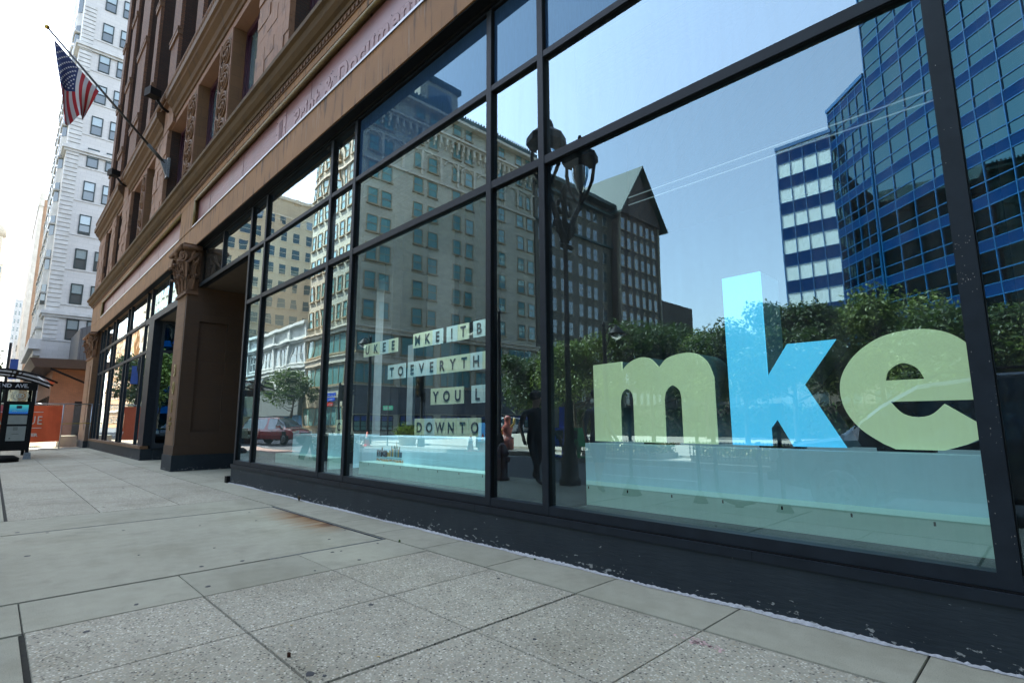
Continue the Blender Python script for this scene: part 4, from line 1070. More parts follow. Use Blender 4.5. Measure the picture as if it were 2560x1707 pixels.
# -- backdrop of lower roofs behind the trees
for k, (x, y, wx, dy, h, mt_, lab) in enumerate(((-44,-150,14,20,26,'greystone','distant grey stone block seen between the trees left of the gable'),(8,-140,30,30,22,'beige','distant beige block behind the plaza trees on the right'),(-90,-120,26,30,30,'darkbrick','distant dark brick block beyond the cream hotel'))):
    t = thing('distant_block', lab, 'building', (x, y, 0)); b = MB(); b.box(0, wx, 0, dy, -.1, h); b.build('wall', M[mt_], t)
    wmx = win_mesh(1.5, 2, ('creamtrim', 'dkwin'), d=.05)
    for r_ in range(int(h/4)):
        for c_ in range(int(wx/3.4)): put(wmx, 'window', t, (1+c_*3.4, dy, 2+r_*4), 0)

for k, (x0, wx, h, mt_, lab) in enumerate(((-150,38,24,'cream','cream building row far along the other side of the street'),(-190,36,40,'beige','taller beige building beyond the cream row on the other side'),(-245,50,30,'orange2','orange brick building far down the other side of the street'))):
    if mt_ == 'orange2': M['orange2'] = mat_brick('orange_far_brick', (.55,.27,.10), (.5,.24,.09), (.3,.2,.1), .3, .1)
    t = thing('street_building', lab, 'building', (x0, ry(29), 0)); b = MB(); b.box(0, wx, -18, 0, -.1, h); b.build('wall', M[mt_], t)
    b = MB(); b.box(-.3, wx+.3, -18, .5, h, h+.8); b.box(0, wx, 0, .4, 5, 5.6); b.build('cornice', M['creamtrim'], t)
    wmx = win_mesh(1.6, 2.2, ('creamtrim', 'dkwin'), d=.08)
    for r_ in range(int(h/4)):
        for c_ in range(int(wx/3.6)): put(wmx, 'window', t, (1+c_*3.6, 0, 1.6+r_*4))
t = thing('clipped_hedge', 'long dark clipped hedge behind the plaza trees', 'hedge', (-10, -35, 0)); rd = random.Random(99)
b = MB()
for k in range(9000):
    d = Vector((rd.uniform(-26, 30), rd.choice((rd.uniform(.6,1.0), rd.uniform(-.8,.9))), rd.uniform(0, 2.5)+.15*sin(k))); s_ = .13+.08*rd.random(); u = Vector((rd.gauss(0,1), rd.gauss(0,1), rd.gauss(0,1))).normalized(); v_ = u.orthogonal().normalized()
    b.quad(d-u*s_, d-v_*s_*.6, d+u*s_, d+v_*s_*.6)
b.build('foliage', mat_plain('hedge_leaves', (.03,.055,.012), .6, var=.4, nscale=3), t); b = MB(); b.box(-26,30,-.7,.6,0,2.35); b.build('branches', M['bark'], t)
t = thing('low_hall', 'long low brown hall with dark windows behind the plaza hedge', 'building', (-38, -62, 0)); b = MB(); b.box(0,66,-8,0,-.1,7.2); b.build('wall', M['greystone'], t)
b = MB(); b.box(-.3,66.3,-8,.5,7.2,7.7); b.build('eaves', M['copper'], t); wmx = win_mesh(2.2, 3.6, ('greystone2', 'dkwin'), d=.08, bars=1)
for c_ in range(20): put(wmx, 'window', t, (1+c_*3.25, 0, 1.2))
# ------------------------------------------------------------------ trees
def leaf_mat(name, c1, c2):
    m, nt, bb = new_mat(name)
    g = N(nt, 'ShaderNodeNewGeometry'); f = g.outputs['Random Per Island']
    c = ramp(nt, f, [(0, tuple(q*.45 for q in c1)), (1, tuple(q*.5 for q in c2))])
    L(nt, c, bb.inputs['Base Color']); bb.inputs['Roughness'].default_value = .5
    tr = N(nt, 'ShaderNodeBsdfTranslucent'); L(nt, mix(nt, .5, c, (.08,.15,.02)), tr.inputs[0])
    mx = N(nt, 'ShaderNodeMixShader'); mx.inputs[0].default_value = .35
    L(nt, bb.outputs[0], mx.inputs[1]); L(nt, tr.outputs[0], mx.inputs[2]); L(nt, mx.outputs[0], nt.nodes['Material Output'].inputs[0])
    return m
M['leafA'] = leaf_mat('green_leaves', (.035,.085,.012), (.10,.17,.03))
M['leafB'] = leaf_mat('yellow_green_leaves', (.13,.22,.03), (.36,.46,.10))
def tree(name, label, cat, loc, h, r, seed, leaf='leafA', n=12000, ls=.10, group=None, trunk=.13):
    rd = random.Random(seed); t = thing(name, label, cat, loc, rd.random()*6, group)
    b = MB(); zc = h*.42
    b.tube([(0,0,-.1),(.03,.02,h*.2),(-.04,.03,h*.38),(0,0,h*.6),(.05,.05,h*.85)], [trunk,trunk*.8,trunk*.65,trunk*.4,trunk*.12], 8)
    tips = []
    for k in range(11):
        an = k*2.4+rd.random(); z0 = h*(.30+.45*rd.random()); rr = r*(.55+.4*rd.random())*(1-.5*max(0, (z0/h-.5)))
        tip = (cos(an)*rr, sin(an)*rr, min(h*.93, z0+h*(.12+.2*rd.random()))); tips.append(tip)
        b.tube([(0,0,z0),(tip[0]*.5,tip[1]*.5,z0+(tip[2]-z0)*.35),tip], [trunk*.4,trunk*.25,trunk*.06], 5)
    b.build('trunk', M['bark'], t)
    cl = [(Vector(q), r*(.30+.22*rd.random())) for q in tips] + [(Vector((rd.uniform(-.5,.5)*r, rd.uniform(-.5,.5)*r, h*(.5+.4*rd.random()))), r*(.32+.2*rd.random())) for _ in range(9)]
    cl.append((Vector((0,0,h*.88)), r*.42))
    b = MB()
    for i in range(n):
        c, cr = rd.choice(cl)
        d = Vector((rd.gauss(0,1), rd.gauss(0,1), rd.gauss(0,1))).normalized()
        p0 = c+Vector((d.x, d.y, d.z*.8))*cr*(rd.random()**.45)*(1.0+.25*rd.random()**4)
        nrm = (d*.6+Vector((rd.gauss(0,1), rd.gauss(0,1), rd.gauss(0,1)))*.6+Vector((0,0,.5))).normalized()
        u = nrm.orthogonal().normalized(); v_ = nrm.cross(u); s_ = ls*(.6+.8*rd.random())
        a_ = rd.random()*6.28; u, v_ = u*cos(a_)+v_*sin(a_), v_*cos(a_)-u*sin(a_)
        b.quad(p0-u*s_, p0-v_*s_*.45+nrm*s_*.12, p0+u*s_, p0+v_*s_*.45+nrm*s_*.12)
    b.build('crown', M[leaf], t)
    return t
TG = 'trees of the plaza across the street'
tl = [(-24.5,-18.5,7.6,2.9,'leafA','street tree nearest the cream hotel, dark green'), (-20.3,-17.6,7.9,2.8,'leafB','yellow-green plaza tree in front of the gabled building'),
      (-16.2,-19.5,8.3,3.0,'leafA','plaza tree whose crown covers the foot of the gabled wing'), (-13.2,-20.5,7.2,2.6,'leafB','lower yellow-green tree left of the letter k'),
      (-10.6,-18.6,7.6,2.5,'leafA','slim dark plaza tree just left of the tall letter k'), (-7.9,-17.2,8.2,2.7,'leafA','round dark tree whose top shows above the letter k'),
      (-5.2,-19.4,7.6,2.8,'leafB','bright tree in front of the striped glass block'), (-2.2,-17.5,6.8,2.7,'leafA','dark tree below the glass tower'), (1.2,-17.0,7.3,3.0,'leafB','tree at the right end of the plaza row'), (-28.8,-24,7.0,2.6,'leafB','pale green tree standing behind the cross street corner'),
      (-18,-30,9,3.4,'leafA','tall dark tree in the second row of the plaza, behind the first row'), (-9,-31,9,3.4,'leafA','second-row dark tree behind the letter k'), (-2,-29,8.5,3.3,'leafA','second-row dark tree in front of the glass tower')]
for i, (x, y, h, r, lf, lab) in enumerate(tl): tree('plaza_tree', lab, 'tree', (x, y, 0), h*(.72+.12*((i*37)%7)/6), r*(.78+.1*((i*53)%5)/4), 20+i, lf, 13000 if y > -25 else 8000, .105, TG)
tree('street_tree', 'dark green street tree at the far corner by the low pale building', 'tree', (-66, ry(26), 0), 8, 2.8, 77, 'leafA', 5000, .16)
for k, (x, y) in enumerate(((-92,-17.5),(-108,-17),(-125,-17.8),(-150,-17.2))):
    tree('street_tree', ('first','second','third','fourth')[k]+' dark street tree along the far sidewalk west of the crossing', 'tree', (x, y, 0), 8+k*.4, 3, 90+k, 'leafA', 4000, .2, 'street trees along the far sidewalk')
for k, (x, y) in enumerate(((12,-11),(19,-12),(27,-10.8),(36,-12.5))):
    tree('street_tree', ('first','second','third','fourth')[k]+' green street tree on the far side east of the plaza', 'tree', (x, y, 0), 7.5+k*.5, 2.8, 190+k, 'leafB', 4000, .2, 'street trees east of the plaza')
t = thing('blue_block', 'dark blue glass block at the east end of the street', 'building', (70, -34, 0)); b = MB(); b.box(0,30,0,44,-.1,46); b.build('wall', M['bmir'], t)
b = MB(); [b.box(-.1,0,0,44,3+k*4.2,4.3+k*4.2) for k in range(10)]; b.build('spandrel_band', M['bband'], t)
tree('street_tree', 'small green tree far down the street beyond the bus shelter', 'tree', (-58, -1.8, 0), 7.2, 2.4, 78, 'leafA', 5000, .16)
for i, (x, lab) in enumerate(((-15.4,'leafy shrub in the black kerbside box farther from the camera'), (-16.9,'leafy shrub in the black kerbside box farthest from the camera'))):
    t = thing('potted_shrub', lab, 'shrub', (x, -.55, 0)); rd = random.Random(i)
    b = MB(); b.box(-.45, .45, -.25, .25, 0, .34); b.build('pot', M['black'], t)
    b = MB()
    for k in range(1600):
        d = Vector((rd.gauss(0,.26), rd.gauss(0,.14), .34+abs(rd.gauss(.18,.14)))); s_ = .035+.03*rd.random()
        u = Vector((rd.gauss(0,1), rd.gauss(0,1), rd.gauss(0,1))).normalized(); v_ = u.orthogonal().normalized()
        b.quad(d-u*s_, d-v_*s_*.5, d+u*s_, d+v_*s_*.5)
    b.build('foliage', M['leafA'], t)
t = thing('planter', 'stone planter with a bright yellow-green bush across the street', 'planter', (-24.8, ry(16.2), -.1)); rd = random.Random(5)
b = MB(); b.lathe(0, 0, [(.35,0),(.42,.1),(.5,.5),(.56,.55),(.56,.62),(.45,.62)], 14); b.build('pot', M['creamtrim'], t)
b = MB()
for k in range(1500):
    d = Vector((rd.gauss(0,.32), rd.gauss(0,.3), .65+abs(rd.gauss(.15,.18)))); s_ = .05+.04*rd.random(); u = Vector((rd.gauss(0,1), rd.gauss(0,1), rd.gauss(0,1))).normalized(); v_ = u.orthogonal().normalized()
    b.quad(d-u*s_, d-v_*s_*.5, d+u*s_, d+v_*s_*.5)
b.build('foliage', leaf_mat('lime_leaves', (.25,.32,.03), (.42,.48,.08)), t)
# flower beds with low railings
for i, (x0, x1) in enumerate(((-12.5,-9.4),(-8.2,-4.0),(-3.0,1.0))):
    t = thing('flower_bed', ('left', 'middle', 'right')[i]+' flower bed with a low black railing along the far kerb', 'flower bed', ((x0+x1)/2, ry(16.4), 0)); rd = random.Random(40+i); w_ = (x1-x0)/2
    b = MB(); b.box(-w_, w_, -.7, .7, 0, .18); b.build('bed_edging', M['plaza'], t)
    b = MB()
    for k in range(int(w_*2*9)): x = -w_+k/9; b.box(x, x+.02, .74, .76, .1, .62)
    b.box(-w_, w_, .735, .765, .5, .53); b.box(-w_, w_, .735, .765, .16, .19); b.build('railing', M['black'], t)
    b = MB()
    for k in range(2600):
        d = Vector((rd.uniform(-w_, w_), rd.uniform(-.6,.6), .2+.28*rd.random())); s_ = .05+.03*rd.random(); u = Vector((rd.gauss(0,1), rd.gauss(0,1), rd.gauss(0,1))).normalized(); v_ = u.orthogonal().normalized()
        b.quad(d-u*s_, d-v_*s_*.6, d+u*s_, d+v_*s_*.6, m=1 if rd.random() < .22 else 0)
    b.build('flowers', [M['leafA'], mat_plain('pale_petals', (.75,.66,.40), .6)], t)

# ------------------------------------------------------------------ street furniture (kerb side, seen in the glass)
def harp_lamp(loc, lab):
    t = thing('lantern_post', lab, 'street lamp', loc)
    b = MB(); b.lathe(0, 0, [(.22,0),(.22,.12),(.18,.16),(.17,.5),(.13,.6),(.15,.68),(.10,.8),(.085,1.5),(.06,1.6),(.045,5.0),(.09,5.1),(.055,5.2),(.05,5.75),(.09,5.8),(.02,5.95)], 14); b.build('post', M['black'], t)
    for sg in (1, -1):
        b = MB()
        b.tube([(0,0,4.75),(0,sg*.14,4.95),(0,sg*.3,5.3),(0,sg*.45,5.55),(0,sg*.55,5.62)], [.08,.07,.06,.05,.05], 8)
        b.tube([(0, sg*(.2+.13*cos(k*.6)*(1-k/16)), 5.0+.2*sin(k*.6)*(1-k/16)) for k in range(14)], .04, 6)
        b.tube([(0, sg*(.12+.09*cos(k*.6)), 5.45+.14*sin(k*.6)) for k in range(11)], .04, 6)
        b.tube([(.06*cos(k), sg*(.1+.05*cos(k*.9)), 4.6+.1*k/3) for k in range(6)], .05, 6)
        b.build('bracket', M['black'], t)
        cy = sg*.55
        b = MB(); b.lathe(0, cy, [(.03,7.22),(.05,7.16),(.04,7.12),(.14,7.08),(.16,7.02),(.17,6.92),(.40,6.74),(.41,6.60),(.19,6.53)], 8, sm=False)
        b.build('lantern_hood', M['black'], t)
        b = MB(); b.lathe(0, cy, [(.17,6.56),(.19,6.45),(.17,6.25),(.09,6.02),(.05,5.95)], 12)
        b.build('lantern_bowl', M['lampbowl'], t)
        b = MB()
        for q in (-1, 1): b.tube([(q*.38, cy, 6.66),(q*.39, cy, 6.45),(q*.32, cy, 6.1),(q*.14, cy, 5.8),(0, cy, 5.68)], [.035,.04,.04,.03,.03], 6)
        b.tube([(0, cy, 5.95), (0, cy, 5.6), (0, sg*.35, 5.4)], .04, 6)
        b.build('harp_strap', M['black'], t)
    return t
M['lampbowl'] = mat_glass('lamp_bowl_glass', ior=1.5, gain=1, base=.05, wave=0, diff=(.28,.30,.28))
harp_lamp((-6.85, -.86, -.02), 'ornate black twin lantern post at the near kerb').scale = (1, 1, 1.045)
def pend_lamp(loc, h, lab, az, group='pendant street lamps'):
    t = thing('street_lamp', lab, 'street lamp', loc, az, group)
    b = MB(); b.lathe(0, 0, [(.22,0),(.2,.5),(.1,.7),(.075,h-.3),(.05,h),(.09,h+.05),(.01,h+.25)], 10); b.build('post', M['black'], t)
    b = MB(); b.tube([(0,0,h-.5),(.5,0,h-.15),(1.1,0,h-.1),(1.5,0,h-.2)], .035, 6); b.tube([(0,0,h-1.1),(.5,0,h-.7),(1.0,0,h-.15)], .025, 6); b.build('arm', M['black'], t)
    b = MB(); b.lathe(1.5, 0, [(.05,h-.2),(.14,h-.3),(.34,h-.52),(.36,h-.56)], 12); b.build('lamp_shade', M['black'], t)
    b = MB(); b.lathe(1.5, 0, [(.25,h-.57),(.18,h-.7),(.05,h-.76)], 10); b.build('bulb_cover', M['blind'], t)
pend_lamp((-17.0, -7.95-.4, 0), 5.9, 'black pendant lamp in front of the cream hotel windows', pi*.9)
pend_lamp((-28.5, -8.5, 0), 6.2, 'black pendant lamp at the corner by the red car', pi*.25)
pend_lamp((-13.2, -11.0, 0), 5.2, 'black pendant lamp among the plaza trees', pi*.2)
def signal(loc, lab, az):
    t = thing('traffic_signal', lab, 'traffic signal', loc, az, 'traffic signals at the crossing')
    b = MB(); b.lathe(0, 0, [(.2,0),(.2,.4),(.08,.5),(.07,3.6),(.02,3.7)], 10); b.build('pole', M['black'], t)
    b = MB(); b.box(-.17,.17,-.35,-.1,2.5,3.5); b.box(-.32,-.17,-.3,-.12,2.2,2.7); b.build('signal_head', M['black'], t)
    b = MB()
    for k in range(3): b.lathe(0, 0, [(.11,0),(.11,.1),(.1,.1)], 10); b.xf(Matrix.Translation((0,-.35,2.68+k*.32)) @ Matrix.Rotation(pi/2,4,'X'), len(b.v)-30)
    b.build('signal_lens', mat_plain('dark_lens', (.1,.06,.02), .2), t)
signal((-22.6, ry(15.6), 0), 'black traffic signal left of the lime bush', 2.8)
signal((-30.8, ry(15.2), 0), 'black traffic signal by the front of the red car', 1.2)
t = thing('street_sign', 'green street name sign on a thin post by the traffic signal', 'street sign', (-25.0, ry(15.0), 0))
b = MB(); b.tube([(0,0,0),(0,0,2.15)], .035, 8); b.build('post', M['black'], t)
b = MB(); b.box(-.5,.5,-.01,.01,1.88,2.12); b.build('sign_plate', mat_plain('sign_green', (.02,.33,.18), .5), t)
b = MB(); 
for k in range(6): b.box(-.4+k*.13,-.32+k*.13,.01,.014,1.95,2.05); 
b.build('sign_writing', M['white'], t)
cone_m = mat_plain('cone_orange', (.75,.12,.04), .5)
for k, (x, y) in enumerate(((-25.9, ry(14.4)), (-17.6, ry(14.6)), (-17.0, ry(14.8)))):
    t = thing('traffic_cone', ('orange cone left of the lime bush', 'left one of the two orange cones near the lamp', 'right one of the two orange cones near the lamp')[k], 'traffic cone', (x, y, -.0), group='traffic cones across the street')
    b = MB(); b.lathe(0, 0, [(.16,.03),(.03,.75)], 10); b.build('cone_body', cone_m, t); b = MB(); b.box(-.2,.2,-.2,.2,0,.03); b.build('cone_base', cone_m, t)
    b = MB(); b.lathe(0, 0, [(.108,.35),(.085,.48)], 10); b.build('cone_stripe', M['white'], t)
for k, (x, y, c, lab) in enumerate(((-12.6,ry(14.8),(.02,.08,.55),'bright blue newspaper box with a tall blue top beside a green one'),(-12.0,ry(14.9),(.03,.30,.10),'green newspaper box beside the blue ones'),(-13.3,ry(14.9),(.02,.10,.5),'plain low blue newspaper box'))):
    t = thing('news_box', lab, 'newspaper box', (x, y, 0), .2*k); mm = mat_plain('news_box_paint', c, .4)
    b = MB(); b.box(-.22,.22,-.2,.2,.35,1.0); b.build('cabinet', mm, t); b = MB(); b.box(-.05,.05,-.05,.05,.03,.35); b.box(-.2,.2,-.2,.2,0,.03); b.build('pedestal', mm, t)
    b = MB(); b.box(-.17,.17,.2,.205,.62,.92); b.build('door_window', M['dkwin'], t)
    if k == 0: b = MB(); b.box(-.16,.16,-.03,.03,1.0,1.75); b.build('header_panel', mm, t)
t = thing('kiosk', 'slim black pedestal with a lit blue panel across the street', 'kiosk', (-18.0, ry(15.9), 0), -.5); b = MB(); b.box(-.5,.5,-.1,.1,.1,1.35); b.box(-.4,.4,-.08,.08,0,.1); b.build('cabinet', M['black'], t)
b = MB(); b.box(-.38,.38,.1,.104,.35,1.2); b.build('screen', mat_emit('blue_screen', (.04,.16,.32), .6), t)
t = thing('painted_sculpture', 'small pink and orange painted sculpture by the far kerb', 'sculpture', (-17.0, ry(16.2), 0))
b = MB(); b.lathe(0,0,[(.3,0),(.28,.5),(.16,.56),(.2,.8),(.26,.95),(.12,1.1),(.14,1.25),(.17,1.36),(.05,1.46)],12); b.build('figure', mat_plain('pink_orange_paint', (.45,.13,.10), .4, var=.9, nscale=3), t)
b = MB(); b.tube([(.2,0,.95),(.4,0,1.1),(.42,0,1.35)],.05,8); b.tube([(-.2,0,.95),(-.38,0,.8),(-.3,0,.62)],.05,8); b.build('arm', mat_plain('gold_paint', (.6,.4,.1), .4), t)
t = thing('fire_hydrant', 'dark red fire hydrant at the near kerb', 'hydrant', (-8.35, -.45, 0)); hm = mat_plain('hydrant_red', (.07,.006,.006), .45)
b = MB(); b.lathe(0,0,[(.17,0),(.17,.05),(.12,.07),(.12,.5),(.15,.52),(.15,.56),(.12,.6),(.08,.7),(.03,.76)],14); b.build('barrel', hm, t)
b = MB(); b.tube([(-.2,0,.42),(.2,0,.42)],.055,10); b.tube([(0,0,.4),(0,.2,.4)],.07,10); b.build('outlet', hm, t)
# bike hoop, bollards and sandwich board at the near kerb
t = thing('bike_rack', 'black U-shaped bicycle hoop at the near kerb', 'bike rack', (-3.35, -.40, 0))
b = MB(); b.tube([(-.32,0,.92),(-.32,0,.25)]+[(-.32+.32*(1-cos(k*pi/10)),0,.25-.2*sin(k*pi/10)) for k in range(1,10)]+[(.32,0,.25),(.32,0,.92)], .03, 10); b.tube([(0,0,0),(0,0,.06)], .06, 10); b.build('hoop', M['black'], t)
for k, (x, lab) in enumerate(((-3.95,'slim black kerb post left of the bicycle hoop'), (-2.75,'slim black kerb post right of the bicycle hoop'), (-5.15,'black kerb post with a flared foot near the shorts wearer'))):
    t = thing('kerb_post', lab, 'post', (x, -.42, 0), group='slim posts along the kerb')
    b = MB(); b.tube([(0,0,0),(0,0,1.25)], .028, 8); b.build('post', M['black'], t); b = MB(); b.lathe(0,0,[(.11 if k < 2 else .17,0),(.05,.16 if k < 2 else .28)],12); b.build('foot', M['black'], t)
    b = MB(); b.box(-.07,.07,-.05,.05,1.2,1.45); b.build('meter_head', M['black'], t)
t = thing('sandwich_board', 'dark green sandwich board on the near sidewalk', 'sign', (-18.2, -.5, 0), .2); gm = mat_plain('dark_green_board', (.01,.05,.05), .6)
for sg in (-1, 1):
    b = MB(); b.box(-.35,.35,-.015,.015,0,.75); b.xf(Matrix.Translation((0, sg*.2, 0)) @ Matrix.Rotation(sg*.26, 4, 'X')); b.build('board', gm, t)

# ------------------------------------------------------------------ cars
def lerp(a_, b_, t): return a_+(b_-a_)*t
def make_suv(label, loc, rz, paint):
    t = thing('parked_car' if 'parked' in label else 'car', label, 'car', loc, rz)
    # stations: x, z_bottom, z_belt, z_roof, half width, half roof width
    ST = [(-2.28,.42,.70,.72,.72,.70),(-2.22,.34,.90,1.00,.86,.80),(-2.05,.30,1.02,1.42,.90,.68),(-1.75,.30,1.04,1.66,.91,.66),(-1.0,.30,1.02,1.74,.92,.68),(-.1,.30,1.0,1.75,.92,.68),(.55,.30,.99,1.68,.92,.66),(.95,.30,.99,1.44,.92,.67),(1.25,.30,.985,1.18,.91,.72),(1.42,.30,.98,1.03,.905,.80),(1.9,.32,.90,.95,.89,.80),(2.2,.36,.76,.80,.82,.74),(2.33,.44,.62,.64,.72,.66)]
    def sec(s):
        x, zb, zl, zr, w_, wr = s
        pts = [(0,zb),(w_*.85,zb),(w_*.97,zb+.08),(w_,lerp(zb,zl,.45)),(w_*.985,lerp(zb,zl,.8)),(w_*.95,zl),(wr,zr-.06 if zr-zl > .12 else zr-.01),(wr*.86,zr),(0,zr+.015)]
        return [(x,y,z) for y, z in pts]
    bd = MB(); gs = MB(); k = 9
    def arch(x): return any(abs(x-c) < .46 for c in (-1.38, 1.42))
    sub = []
    for i in range(len(ST)-1):
        n = 4
        for q in range(n): sub.append(tuple(lerp(ST[i][j], ST[i+1][j], q/n) for j in range(6)))
    sub.append(ST[-1])
    secs = [sec(s) for s in sub]
    for i in range(len(secs)-1):
        A, B = secs[i], secs[i+1]; xm = (A[0][0]+B[0][0])/2
        for sg in (1, -1):
            for j in range(k-1):
                q = [A[j], B[j], B[j+1], A[j+1]]
                zm = sum(p_[2] for p_ in q)/4
                if j in (1, 2, 3):
                    cut = False
                    for c in (-1.38, 1.42):
                        if (xm-c)**2+(zm-.36)**2 < .44**2: cut = True
                    if cut: continue
                q = [(p_[0], p_[1]*sg, p_[2]) for p_ in q]
                if sg > 0: q.reverse()
                glass = (j == 5 and -1.95 < xm < 1.2 and not any(abs(xm-c) < .06 for c in (-1.0, .02))) or (j == 7 and .6 < xm < 1.38) or (j == 6 and .62 < xm < 1.35)
                (gs if glass else bd).quad(*q, sm=not glass)
    bd.quad(*[(p_[0], p_[1], p_[2]) for p_ in secs[0]]+[(p_[0], -p_[1], p_[2]) for p_ in reversed(secs[0][1:-1])])
    bd.quad(*[(p_[0], -p_[1], p_[2]) for p_ in secs[-1]]+[(p_[0], p_[1], p_[2]) for p_ in reversed(secs[-1][1:-1])])
    o = bd.build('body', paint, t); gs.build('window', M['dkwin'], t)
    ins = MB(); ins.box(-2.0, 2.0, -.7, .7, .4, .95); ins.build('underbody', M['gasket'], t)
    for x in (-1.38, 1.42):
        for sg in (1, -1):
            wn = MB(); wn.lathe(0,0,[(.24,-.12),(.34,-.12),(.365,-.08),(.365,.08),(.34,.12),(.24,.12)],22); wn.xf(Matrix.Translation((x, sg*.80, .365)) @ Matrix.Rotation(pi/2, 4, 'X'))
            wo = wn.build('wheel', M['gasket'], t)
            rm = MB(); rm.lathe(0,0,[(.24,-.1),(.24,.1),(.2,.105),(.06,.09)],20)
            for q in range(5):
                s0 = len(rm.v); rm.box(.03,.22,-.03,.03,.09,.125); rm.xf(Matrix.Rotation(q*2*pi/5, 4, 'Z'), s0)
            rm.xf(Matrix.Translation((x, sg*.82, .365)) @ Matrix.Rotation(-sg*pi/2, 4, 'X')); rm.build('rim', M['steel'], wo)
    for sg in (1, -1):
        hl = MB(); hl.box(2.05,2.30,sg*.66-.14,sg*.66+.14,.68,.84); hl.build('headlight', M['blind'], t)
        tl_ = MB(); tl_.box(-2.27,-2.1,sg*.74-.08,sg*.74+.08,.78,1.1); tl_.build('tail_light', hm, t)
        mi = MB(); mi.box(.92,1.06,sg*.98-.11,sg*.98+.11,1.02,1.18); mi.build('wing_mirror', paint, t)
        for x in (-.55,.45): dh = MB(); dh.box(x-.08,x+.08,sg*.925-.02,sg*.925+.02,.90,.93); dh.build('door_handle', M['steel'], t)
    gr = MB(); gr.box(2.24,2.345,-.42,.42,.56,.72); gr.build('grille', M['steel'], t); bp = MB(); bp.box(2.2,2.38,-.7,.7,.40,.52); bp.build('bumper', M['black'], t)
    rr = MB(); [rr.tube([(-1.5,sg*.6,1.76),(-1.4,sg*.6,1.80),(.3,sg*.6,1.81),(.45,sg*.6,1.74)],.02,6) for sg in (1,-1)]; rr.build('roof_rail', M['black'], t)
    return t
def paintm(name, c):
    m, nt, bb = new_mat(name); bb.inputs['Base Color'].default_value = (*c, 1); bb.inputs['Roughness'].default_value = .25; bb.inputs['Coat Weight'].default_value = .8; bb.inputs['Coat Roughness'].default_value = .05; return m
make_suv('dark red car waiting at the far crossing', (-36.6, ry(13.6), -.15), radians(-26), paintm('dark_red_car_paint', (.22,.02,.022)))
make_suv('large charcoal car parked at the near kerb behind the camera', (-.75, -2.45, -.15), pi, paintm('charcoal_car_paint', (.03,.035,.04))).scale = (1.12, 1.1, 1.1)
make_suv('white car crossing in the side street beside the cream hotel', (-38.5, ry(36), -.15), pi/2, paintm('white_car_paint', (.6,.62,.62)))

# ------------------------------------------------------------------ people (seen in the glass)
def person(label, loc, rz, J, cols):
    """one skinned body from joints; J gives the pose"""
    t = thing('person', label, 'person', loc, rz, None)
    me = bpy.data.meshes.new('body'); names = list(J); idx = {n_: i for i, n_ in enumerate(names)}
    ed = [('pelvis','spine'),('spine','chest'),('chest','neck'),('neck','head0'),('head0','head1'),('head1','head2')]
    for s_ in 'LR':
        ed += [('pelvis','hip'+s_),('hip'+s_,'knee'+s_),('knee'+s_,'ankle'+s_),('ankle'+s_,'toe'+s_),('chest','sh'+s_),('sh'+s_,'el'+s_),('el'+s_,'wr'+s_),('wr'+s_,'palm'+s_)]
        for f_ in range(5): ed += [('palm'+s_ if f_ else 'wr'+s_, 'f%d%s' % (f_, s_)), ('f%d%s' % (f_, s_), 'g%d%s' % (f_, s_))]
    me.from_pydata([J[n_][0] for n_ in names], [(idx[a_], idx[b_]) for a_, b_ in ed], [])
    o = bpy.data.objects.new('body', me); COL.objects.link(o)
    sk = o.modifiers.new('s', 'SKIN'); sub = o.modifiers.new('u', 'SUBSURF'); sub.levels = 2; sub.render_levels = 2
    for i, n_ in enumerate(names): me.skin_vertices[0].data[i].radius = (J[n_][1], J[n_][1] if len(J[n_]) < 3 else J[n_][2])
    me.skin_vertices[0].data[idx['pelvis']].use_root = True
    dg = bpy.context.evaluated_depsgraph_get(); m2 = bpy.data.meshes.new_from_object(o.evaluated_get(dg)); bpy.data.objects.remove(o)
    m2.materials.clear()
    for c in cols: m2.materials.append(c)
    for p_ in m2.polygons:
        z = p_.center.z; x = abs(p_.center.x); p_.use_smooth = True
        if z > 1.47: k = 0
        elif z < .10: k = 3
        elif x > .27 and z < 1.22: k = 0
        elif z > .98: k = 1
        elif z > J['kneeL'][0][2]+.03: k = 2
        else: k = 4
        p_.material_index = k
    bo = bpy.data.objects.new('body', m2); link(bo, t)
    hp = Vector(J['head1'][0])
    hb = MB(); prof = [(0.001,.13),(.06,.125),(.095,.09),(.108,.03),(.10,-.03),(.07,-.06)]
    hb.lathe(0, 0, [(r_, z_) for r_, z_ in prof], 14); hb.xf(Matrix.Translation(hp+Vector((0,-.018,.03)))); hb.build('hair', cols[5], t)
    fc = MB(); fc.lathe(0,0,[(.012,-.02),(.016,0),(.006,.03)],6); fc.xf(Matrix.Translation(hp+Vector((0,.105,-.01)))); fc.build('nose', cols[0], t)
    ey = MB()
    for sg in (-1, 1): s0 = len(ey.v); ey.lathe(0,0,[(.004,-.008),(.012,0),(.004,.008)],8); ey.xf(Matrix.Translation(hp+Vector((sg*.033,.092,.01))), s0)
    ey.build('eye', M['black'], t)
    return t
